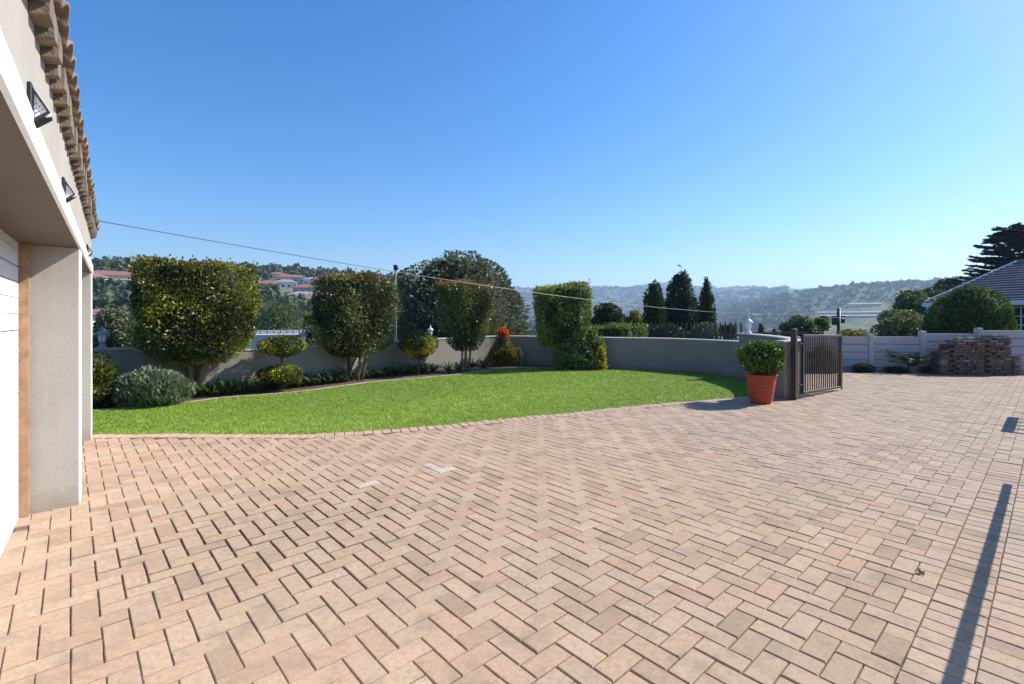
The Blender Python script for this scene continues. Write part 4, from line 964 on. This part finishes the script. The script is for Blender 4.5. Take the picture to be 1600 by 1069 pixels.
# pile of stacked pavers
bs = thing('brick_stack', 'neat head-high stack of old paving bricks leaning along the precast wall', 'brick stack', (*at(1467, 12.95), 0), -.06)
W_ = (1588-1467)/FPX*12.75; bme = bpy.data.meshes.new('stacked_brick')
bv, bf = brick_template(.215, .105, .062, .004); bme.from_pydata([tuple(p) for p in bv], [], [tuple(q) for q in bf]); bme.materials.append(M['old_brick']); bme.update()
bme2 = bme.copy(); bme2.materials.clear(); bme2.materials.append(simple('stacked_brick_red', (0.16,0.095,0.07), 0.95, 0.4, 8, world_space=True))
bme3 = bme.copy(); bme3.materials.clear(); bme3.materials.append(simple('stacked_brick_pale', (0.22,0.18,0.145), 0.95, 0.4, 8, world_space=True))
cols = 9; core = MB(); col_w = W_/cols
col_h = [10, 13, 14, 14, 14, 15, 15, 15, 8]
for cidx in range(cols):
    for row in range(col_h[cidx]):
        shift = (col_w*.5 if row % 2 and 0 < cidx < cols-2 and cidx != 4 else 0)
        xx = col_w*(cidx+.5) + shift + random.gauss(0, .01); o = bpy.data.objects.new('brick', random.choice([bme]*7+[bme2]+[bme3]*2)); COL.objects.link(o); o.parent = bs
        o.location = (xx, random.gauss(0, .018), .0655*(row+1)); o.rotation_euler = (random.gauss(0,.012), random.gauss(0,.012), random.gauss(0,.04)); o.scale = (col_w/.235*random.uniform(.95, 1.0), 1, .86)
    core.box(col_w*cidx+.01, col_w*(cidx+1)-.01, .03, .3, 0, .0655*col_h[cidx]-.03)
core.build('brick_core', M['soil'], bs)
for k in range(7):
    o = bpy.data.objects.new('brick', random.choice([bme3, bme2])); COL.objects.link(o); o.parent = bs
    cidx = 1 + k; o.location = (col_w*(cidx+.5+random.uniform(-.2, .2)), .06, .0655*(col_h[cidx]+1)+.002); o.rotation_euler = (0, random.gauss(0,.03), random.uniform(-.5, .5))

# planting at the foot of the precast wall
def cycad(x, y, label):
    o = thing('spiky_palm', label, 'plant', (x, y, 0)); r = np.random.default_rng(4)
    MB().lathe([(.09,-.03), (.11,.08), (.08,.2), (0,.24)], 10).build('trunk', M['bark'], o, True)
    for k in range(34):
        a = r.uniform(0, 6.28); l = r.uniform(.45, .75); rise = r.uniform(.3, 1.3); Pq = []; Dq = []
        c, s = math.cos(a), math.sin(a); pts = []
        for i in range(12):
            q = i/11; d = l*q; z = .2 + l*rise*(q-.55*q*q); pts.append((c*d, s*d, z))
            for sg in (-1, 1): Pq.append((c*d - s*sg*.05*(1-q*.7), s*d + c*sg*.05*(1-q*.7), z+.01)); Dq.append((c*.6 - s*sg, s*.6 + c*sg, .25))
        leaves('frond', np.array(Pq), np.array(Dq), .16, .026, M['tree_dark'], o, None, None, seed=k)
    return o
x, y = at(1425, 13.35); cycad(x, y, 'spiky cycad-like palm against the precast wall')
x, y = at(1350, 13.5); spiky_shrub('low_shrub', 'low dark shrub at a post of the precast wall', x, y, .30, .2, .24, M['tree_dark'], 900, 95, .07, .3, up=.3)
x, y = at(1285, 13.55); spiky_shrub('wispy_shrub', 'wispy grey-green shrub seen through the gate bars', x, y, .5, .3, .75, M['tree_grey'], 2200, 96, .10, .14)
x, y = at(1455, 13.3); spiky_shrub('low_shrub', 'low dark shrub between the palm and the brick stack', x, y, .22, .2, .2, M['tree_dark'], 600, 97, .07, .3, up=.3)
x, y = at(1400, 13.4); spiky_shrub('low_shrub', 'low dark shrub on the gate side of the spiky palm', x, y, .25, .18, .17, M['tree_dark'], 600, 98, .07, .3, up=.3)

# dry leaf on the paving
x, y = gp(1438, 896); r = np.random.default_rng(8)
dl = leaves('dead_leaf', r.normal(0, .012, (9, 3))*np.array([1,1,.4])+np.array([0,0,.012]), r.normal(size=(9, 3)), .035, .02, simple('dead_leaf', (0.25,0.24,0.13), 0.8, .3, 60), None, None, None, seed=3); dl.location = (x, y, 0)
tag(dl, 'small curled dry leaf lying on the paving', 'leaf')

# ------------------------------------------------------------------ unseen steel arm and frame, guessed shapes added to cast shadows on the paving
cot = 1/math.tan(SUN_EL); sh = (math.sin(SUN_AZ)*cot, math.cos(SUN_AZ)*cot)
def lift(p, z): return (p[0] + sh[0]*z, p[1] + sh[1]*z)
zb = 0.72; e1 = lift(gp(1572.5, 757), zb); u1, v1 = uv(*e1); L1 = 6.0
ca = thing('shadow_arm', 'long thin bar on a low post out of view, added to cast a strip of shadow', 'shadow caster', (*xy(u1, v1), 0), PA)
MB().bbox(-L1, 0, -.024, .024, zb-.03, zb+.0, .004).build('beam', M['steel_dark'], ca)
MB().bbox(-L1+.1, -L1+.2, -.05, .05, -.1, zb-.032, .005).build('post', M['steel_dark'], ca)
MB().tube([(-L1+.15, 0, zb-.45), (-L1+.6, 0, zb-.04)], .02, 8).build('brace', M['steel_dark'], ca)
zt = 0.8; c1 = lift(gp(1571, 676), zt); u2, v2 = uv(*c1)
tf_ = thing('shadow_frame', 'open steel canopy frame on a single post beside the driveway', 'canopy frame', (*xy(u2, v2), 0), PA)
MB().bbox(0, 1.45, -.05, .05, zt-.05, zt, .004).build('beam', M['steel_dark'], tf_)
MB().bbox(0, 1.45, -.46, -.36, zt-.05, zt, .004).build('beam', M['steel_dark'], tf_)
for k in range(5): MB().bbox(.02+.33*k, .055+.33*k, -.359, -.051, zt-.045, zt-.005, .004).build('cross_bar', M['steel_dark'], tf_)
MB().bbox(.68, .76, -.45, -.37, -.1, zt-.052, .005).build('post', M['steel_dark'], tf_)

# ------------------------------------------------------------------ neighbours beyond the wall
# house on the right
C0 = (19.16, 22.75); HA = math.atan2(-.968, .25)
nh = thing('neighbour_house', 'house with dark tiled hip roof and cottage-pane window behind the precast wall', 'house', (C0[0], C0[1], -.3), HA)
EZ = 2.19+.3; LW = 11.0; DW = 9.0; rise = 1.75; kx_ = 2.05; ky_ = 2.5
# local x along the eave towards the viewer's right, local y inward
MB().box(.6, LW-.6, .6, DW-.6, -.4, EZ-.1).build('wall', M['house_wall'], nh)
rf = MB().add([(0,0,EZ), (LW,0,EZ), (LW,DW,EZ), (0,DW,EZ), (kx_,ky_,EZ+rise), (LW-kx_,ky_,EZ+rise), (LW-kx_,DW-ky_,EZ+rise), (kx_,DW-ky_,EZ+rise)], [(0,3,2,1), (0,1,5,4), (1,2,6,5), (2,3,7,6), (3,0,4,7), (4,5,6,7)]).build('roof', M['slate'], nh)
nc = 16; sl = math.hypot(ky_, rise)
for i in range(nc):                                    # front slope: overlapping tile courses
    t0, t1 = i/nc, (i+1.12)/nc
    if t1 > 1: t1 = 1
    def P_(t, side, lift_):
        xx = kx_*t if side == 0 else LW - kx_*t
        ny, nz_ = -rise/sl, ky_/sl
        return (xx, ky_*t + ny*lift_, EZ + rise*t + nz_*lift_)
    a0, b0_, a1, b1_ = P_(t0, 0, .085), P_(t0, 1, .085), P_(t1, 0, .012), P_(t1, 1, .012); c0, d0 = P_(t0, 0, .004), P_(t0, 1, .004)
    MB().add([a0, b0_, b1_, a1, c0, d0], [(0,1,2,3), (4,5,1,0)]).build('tile_course', M['slate'], rf)
    # hip end slope
    def Q_(t, side, lift_):
        yy = ky_*t if side == 0 else DW - ky_*t; s2 = math.hypot(kx_, rise)
        return (kx_*t - rise/s2*lift_, yy, EZ + rise*t + kx_/s2*lift_)
    a0, b0_, a1, b1_ = Q_(t0, 0, .085), Q_(t0, 1, .085), Q_(t1, 0, .012), Q_(t1, 1, .012); c0, d0 = Q_(t0, 0, .004), Q_(t0, 1, .004)
    MB().add([a0, a1, b1_, b0_, c0, d0], [(0,1,2,3), (4,0,3,5)]).build('tile_course', M['slate'], rf)
MB().tube([(.0,.0,EZ+.05), (kx_,ky_,EZ+rise+.05)], .055, 6).build('hip_ridge', M['white_wood'], rf)
MB().tube([(kx_,ky_,EZ+rise+.05), (LW-kx_,ky_,EZ+rise+.05)], .07, 6).build('ridge', M['slate'], rf)
MB().box(-.03, LW+.03, -.06, -.002, EZ-.17, EZ+.015).build('fascia', M['white_wood'], nh); MB().box(-.06, -.032, -.06, DW, EZ-.17, EZ+.015).build('fascia', M['white_wood'], nh)
MB().box(0, LW, .0, .6, EZ-.12, EZ-.1).build('soffit', M['white_wood'], nh)
MB().tube([(.15,-.03,EZ-.17), (.15,-.03,EZ-.45), (.62,.52,EZ-.72), (.64,.55,0)], .045, 8).build('downpipe', M['white_wood'], nh)
# windows
for wx0 in (2.86, 6.2):
    wn_ = MB().box(wx0, wx0+1.6, .585, .612, 1.15, 2.28).build('window', M['glass'], nh)
    for k in range(5): MB().box(wx0+k*.4-.02-(.01 if k % 2 == 0 else 0), wx0+k*.4+.02+(.01 if k % 2 == 0 else 0), .555, .584, 1.15, 2.28).build('glazing_bar', M['white_wood'], wn_)
    for k in range(4): MB().box(wx0-.02, wx0+1.62, .56, .5835, 1.15+k*.36-.015, 1.15+k*.36+.02).build('glazing_bar', M['white_wood'], wn_)
# roof with solar panels beyond the left wall
sx_, sy_ = at(425, 16.2)
sr = thing('solar_roof_house', 'low house with grey ribbed roof and solar panels just beyond the garden wall', 'house', (sx_, sy_, hz(sx_, sy_)-.1), .42)
zb_ = -(hz(sx_, sy_)-.1); zr = zat(516, 16.2)+zb_; ze = zr-.85
MB().box(-2.6, 2.6, -1.7, 2.2, -.5, ze-.05).build('wall', M['house_wall'], sr)
rp = MB().add([(-2.9,-2.0,ze), (2.9,-2.0,ze), (2.9,.2,zr), (-2.9,.2,zr), (-2.9,2.5,ze), (2.9,2.5,ze)], [(0,1,2,3), (3,2,5,4), (0,3,4), (1,5,2)]).build('roof', M['grey_roof'], sr)
for k in range(30):
    xx = -2.85 + k*.195; MB().tube([(xx,-2.0,ze+.012), (xx,.2,zr+.012)], .012, 5).build('roof_rib', M['grey_roof'], rp)
for k in range(3):
    x0 = -1.9 + k*1.05; t0, t1 = .12, .72; f = lambda t, l: (-2.0+2.2*t, ze+(zr-ze)*t+l)
    (ya, za), (yb_, zb2) = f(t0, .10), f(t1, .10)
    pn_ = MB().add([(x0,ya,za), (x0+1,ya,za), (x0+1,yb_,zb2), (x0,yb_,zb2), (x0,ya,za-.04), (x0+1,ya,za-.04), (x0+1,yb_,zb2-.04), (x0,yb_,zb2-.04)], [(0,1,2,3), (4,7,6,5), (0,4,5,1), (1,5,6,2), (2,6,7,3), (3,7,4,0)]).build('solar_panel', M['solar'], sr)
    fr_ = MB()
    for a_, b_ in (((x0,ya,za),(x0+1,ya,za)), ((x0+1,ya,za),(x0+1,yb_,zb2)), ((x0+1,yb_,zb2),(x0,yb_,zb2)), ((x0,yb_,zb2),(x0,ya,za))): fr_.tube([a_, b_], .022, 4)
    fr_.build('panel_frame', M['alu'], pn_)

# palisade fence
fx0, fy0 = at(905, 19.2); fx1, fy1 = at(1162, 15.6)
pf = thing('palisade_fence', 'black steel palisade fence beyond the curved garden wall', 'fence', (fx0, fy0, -.25), math.atan2(fy1-fy0, fx1-fx0)); FL = math.hypot(fx1-fx0, fy1-fy0)
zt_ = lambda q: (zat(504, 19.2) + (zat(502, 15.6)-zat(504, 19.2))*q) + .25
for z_ in (.45, .92):
    MB().box(0, FL, .012, .04, z_+.25, z_+.29).build('rail', M['black_metal'], pf)
npl = int(FL/.155)
for k in range(npl):
    q = (k+.5)/npl; t_ = zt_(q); xx = FL*q
    MB().add([(xx-.028,0,0), (xx+.028,0,0), (xx+.028,.01,0), (xx-.028,.01,0), (xx-.028,0,t_-.08), (xx+.028,0,t_-.08), (xx+.028,.01,t_-.08), (xx-.028,.01,t_-.08), (xx,.005,t_)],
             [(3,2,1,0), (0,1,5,4), (1,2,6,5), (2,3,7,6), (3,0,4,7), (4,5,8), (5,6,8), (6,7,8), (7,4,8)]).build('pale', M['black_metal'], pf)
fx2, fy2 = at(1262, 16.4)
pf2 = thing('rail_fence', 'low dark metal fence running on behind the raised wall end', 'fence', (fx1+.1, fy1+.1, -.25), math.atan2(fy2-fy1, fx2-fx1)); FL2 = math.hypot(fx2-fx1, fy2-fy1)
for z_ in (.5, 1.0, 1.22): MB().box(0, FL2, 0, .03, z_, z_+.07).build('rail', M['black_metal'], pf2)
for k in range(18): MB().box(FL2*(k+.5)/18-.012, FL2*(k+.5)/18+.012, .031, .05, 0, 1.28).build('bar', M['black_metal'], pf2)

# poles and cable
def pole(name, label, px_, Y, top_y, mat, r0=.06, cat='pole'):
    x, y = at(px_, Y); b = hz(x, y); o = thing(name, label, cat, (x, y, b)); h = zat(top_y, Y)-b
    MB().tube([(0,0,-.4), (0,0,h)], [r0, r0*.8], 10).build('shaft', mat, o, True); return o, h
o, h = pole('lamp_pole', 'grey pole with a small floodlight head in front of the big round tree', 618, 18.5, 421, M['mortar'], .045, 'lamp post')
MB().bbox(-.07, .10, -.06, .06, h-.02, h+.10, .02).build('lamp_head', M['black_metal'], o); MB().lathe([(.04,h+.10), (.09,h+.12), (.10,h+.15), (0,h+.18)], 10).build('hood', M['black_metal'], o, True)
o, h = pole('utility_pole', 'black utility pole with a small transformer box behind the gate', 1310.5, 26, 483, M['steel_dark'], .11, 'pole')
MB().bbox(-.30, -.06, -.15, .15, h-.85, h-.45, .02).build('transformer', M['black_metal'], o); MB().bbox(.08, .26, -.12, .12, h-.75, h-.5, .02).build('transformer', M['black_metal'], o)
MB().box(-.35, .35, -.03, .03, h-.42, h-.36).build('cross_arm', M['steel_dark'], o); MB().lathe([(.11,h), (.05,h+.08), (0,h+.1)], 8).build('insulator', M['pole_grey'], o)
xq, yq = at(1310.5, 26); A = Vector((-5.33, 6.27, 2.75)); B = Vector((xq, yq, zat(486, 26)))
pts = []
for k in range(41):
    t = k/40; p = A.lerp(B, t); p.z -= .57*4*t*(1-t); pts.append(p)
tag(MB().tube(pts, .006, 6).build('overhead_cable', simple('cable_grey', (0.11,0.11,0.12), .5, .1, 3)), 'thin overhead cable sagging from the garage eave to the black utility pole', 'cable')
MB().tube([(-.02,2.98,2.6), (.0,3.0,2.78)], .012, 6).build('cable_bracket', M['black_metal'], G)
xs_, ys_ = at(1158, 42); b = hz(xs_, ys_); sl_ = thing('street_lamp', 'street lamp with curved arm showing over the white lantern', 'street lamp', (xs_, ys_, b))
zz = zat(505, 42)-b; pts = [(0,0,-.5), (0,0,zz)] + [(1.25*(1-math.cos(a)), 0, zz+.72*math.sin(a)) for a in np.linspace(.15, 1.5, 8)]
MB().tube(pts, [.09,.07]+[.05]*8, 8).build('pole', M['pole_grey'], sl_, True); MB().bbox(1.1, 1.6, -.1, .1, zz+.68, zz+.78, .03).build('lamp_head', M['lamp_white'], sl_)

# trees beyond the walls:  name, label, px, distance, top y, half width px, material, leaf, n, seed
def bt(name, label, px_, Y, top_y, hw, mat, leaf, n, seed, **kw):
    x, y = at(px_, Y); b = hz(x, y)
    return clump_tree(name, label, x, y, b, zat(top_y, Y), hw/FPX*Y, M[mat], n=n, leaf=leaf, seed=seed, **kw)
bt('broadleaf_tree', 'olive-green bushy tree behind the lavender bush and wall end', 190, 19, 482, 46, 'tree_olive', .17, 5200, 201, crown0=.15, k=20)
bt('broadleaf_tree', 'loose yellow-green shrubby tree leaning over the wall beside the broad clipped tree', 212, 13.5, 512, 34, 'tree_green', .11, 3600, 202, crown0=.1, cat='tree')
bt('feathery_tree', 'soft feathery pale green tree between the first two clipped trees', 434, 38, 452, 46, 'tree_green', .26, 8000, 203, crown0=.12, k=24, lw=.22, droop=.8)
bt('broadleaf_tree', 'low grey-green tree behind the wall lantern of the two-tier topiary', 484, 14.4, 508, 36, 'tree_olive', .10, 4200, 204, crown0=.1, cat='tree')
bt('flowering_tree', 'small tree topped with yellow blossom beside the rusty clipped tree', 491, 26, 482, 13, 'tree_gold', .17, 1500, 205, crown0=.3)
xb_, yb2 = at(718, 25); bb_ = hz(xb_, yb2)
conifer('large_round_tree', 'large dark rounded tree behind the two middle clipped trees', xb_, yb2, bb_, zat(401, 25), 112/FPX*25, M['tree_grey'], n=26000, leaf=.21, seed=206, cat='tree', up=.35, shell=.09, ba=.13,
        prof=[(0,.9), (.3,1), (.5,.99), (.65,.93), (.78,.82), (.88,.68), (.95,.52), (1,.3)])
bt('broadleaf_tree', 'dark bushy tree right of the fresh green clipped tree', 950, 30, 471, 30, 'tree_dark', .22, 4200, 207, crown0=.15)
bt('golden_tree', 'small golden-tipped tree beside the first columnar conifer', 991, 27, 484, 19, 'tree_gold', .18, 2200, 208, crown0=.15)
bt('broadleaf_tree', 'small dark tree between the tall conifers and the street lamp', 1138, 44, 501, 14, 'tree_dark', .3, 1500, 209, crown0=.1)
bt('broadleaf_tree', 'grey-leaved bush behind the palisade fence under the conifers', 1096, 20.5, 503, 30, 'greyshrub' if False else 'tree_olive', .14, 2600, 210, crown0=.1)
bt('broadleaf_tree', 'dark bush pressed against the palisade fence below the slim conifers', 1030, 20.5, 504, 44, 'tree_dark', .14, 4200, 219, crown0=.02)
bt('broadleaf_tree', 'mid green rounded tree standing behind the gate post', 1248, 28, 485, 29, 'tree_green', .2, 4600, 211, crown0=.15, k=18)
bt('broadleaf_tree', 'slim pale green tree beside the rounded tree behind the gate', 1284, 29, 491, 13, 'tree_lime', .2, 1500, 212, crown0=.2)
bt('broadleaf_tree', 'low reddish-olive bush under the utility pole', 1330, 24, 509, 28, 'tree_gold', .16, 2000, 213, crown0=.1)
bt('broadleaf_tree', 'tall olive tree with open crown behind the precast wall', 1430, 27, 454, 46, 'tree_soft', .2, 8000, 214, crown0=.2, k=26)
bt('broadleaf_tree', 'low spreading silvery shrub tree just over the precast wall', 1405, 18.5, 484, 46, 'tree_soft', .13, 8000, 215, crown0=.1, k=26)
bt('broadleaf_tree', 'yellow-green tree behind the gutter corner of the tiled house', 1462, 30, 452, 32, 'tree_green', .22, 4200, 216, crown0=.15)
bt('broadleaf_tree', 'dark crowned tree on the skyline between the hill and the cedar', 1475, 46, 432, 28, 'tree_dark', .34, 4200, 217, crown0=.3, k=14)
# conifers
def bc(label, px_, Y, top_y, hw, mat, seed, **kw):
    x, y = at(px_, Y); b = hz(x, y); return conifer('conifer', label, x, y, b, zat(top_y, Y), hw/FPX*Y, M[mat], seed=seed, **kw)
CP = [(0,.85), (.2,1), (.45,1), (.7,.92), (.85,.72), (.95,.45), (1,.15)]
bc('slim blunt-topped dark conifer, beside the golden-tipped tree', 1022, 23, 437, 17, 'conifer', 301, n=6200, leaf=.15, prof=CP, up=.7)
bc('broad dense blue-green conifer, middle of the three beyond the fence', 1063, 24, 420, 33, 'conifer_blue', 302, n=9000, leaf=.17, prof=[(0,1), (.2,1), (.45,.95), (.7,.76), (.85,.58), (.95,.38), (1,.15)], up=.5)
bc('slim pointed green conifer, on the street lamp side of the three', 1104, 23, 427, 18, 'conifer', 303, n=5200, leaf=.15, prof=[(0,1), (.25,.95), (.5,.80), (.75,.55), (.9,.28), (1,.05)], up=.7)
bc('small dark conical conifer between the white lantern and the gate', 1189, 31, 499, 15, 'conifer', 304, n=1800, leaf=.2)
bc('small dark conifer beside the rounded tree behind the gate', 1210, 30, 507, 12, 'conifer', 305, n=1200, leaf=.2)
bc('broad domed golden-green conifer in front of the tiled house', 1516, 16.6, 447, 58, 'conifer_gold', 306, n=15000, leaf=.13, prof=[(0,1), (.25,1), (.5,.97), (.7,.86), (.85,.66), (.95,.4), (1,.15)], up=1.0, ba=.06)
# hedge
hx0, hy0 = at(955, 17.2)
hg = thing('clipped_hedge', 'lime green clipped hedge behind the wall next to the palisade fence', 'hedge', (hx0, hy0, -.25), -.35)
P, Nn = shaped_points(6500, 1.15, .42, 0, zat(507, 17.2)+.25, [(0,1), (.9,1), (1,.94)], e=8, shell=.12, seed=330, bump_amp=.07, bump_f=4)
r = np.random.default_rng(331); leaves('foliage', P, Nn + r.normal(size=P.shape)*.6 + np.array([0,0,.6]), .10, .045, M['tree_lime'], hg, None, None, seed=331)
blob_core('shade_core', 1.15, .42, 0, zat(507, 17.2)+.2, [(0,1), (1,1)], hg, .6, e=6)
# cedar with layered branches
cx, cy_ = at(1575, 34); b = hz(cx, cy_); ct = thing('cedar_tree', 'dark cedar with layered horizontal branches behind the tiled roof', 'tree', (cx, cy_, b)); Hc = zat(350, 34)-b
trunk_mb([([(0,0,-.3), (0,0,Hc*.5), (.1,0,Hc*.97)], .28, .03)], 8).build('trunk', M['bark'], ct, True)
r = np.random.default_rng(340); bm_ = MB(); Ps, Ds = [], []
for k in range(230):
    q = r.uniform(.12, .985)**.8; z_ = Hc*q; a = r.uniform(0, 6.28); l = (1-q)**.75*4.6*r.uniform(.75, 1.15) + .35; rise_ = r.uniform(-.05, .22)
    c, s = math.cos(a), math.sin(a); end = (c*l, s*l, z_ + l*rise_)
    bm_.tube([(0,0,z_-.1), (c*l*.5, s*l*.5, z_ + l*rise_*.3), end], [.05,.03,.008], 5)
    m = int(70*l/2.5)+25; t = r.uniform(.15, 1, m)**.8; w = (1-t)*.35*l*.6 + .12; off = r.normal(0, 1, m)*w*.6
    Ps.append(np.stack([c*l*t - s*off, s*l*t + c*off, z_ + l*rise_*t**1.6 + r.normal(0, .035, m)], -1)); Ds.append(np.stack([c + r.normal(0,.45,m), s + r.normal(0,.45,m), r.normal(.1,.12,m)], -1))
bm_.build('branches', M['bark'], ct); leaves('crown', np.concatenate(Ps), np.concatenate(Ds), .40, .09, M['cedar'], ct, None, None, seed=340)

# ------------------------------------------------------------------ haze
hb = MB().box(-11500, 11500, -11500, 11500, -340, 300).build('haze', bpy.data.materials.new('haze')); stuff(hb, 'thin bluish air haze over the valley', 'haze')
hm = hb.data.materials[0]; hm.use_nodes = True; hn = hm.node_tree; hn.nodes.clear(); ho = hn.nodes.new('ShaderNodeOutputMaterial'); pv = hn.nodes.new('ShaderNodeVolumePrincipled')
pv.inputs['Color'].default_value = (0.55, 0.77, 1.0, 1); pv.inputs['Density'].default_value = 0.00024; pv.inputs['Anisotropy'].default_value = 0.2
hn.links.new(pv.outputs[0], ho.inputs['Volume'])
print('pavers', nbk, 'grass', ng, 'objects', len(SC.objects))
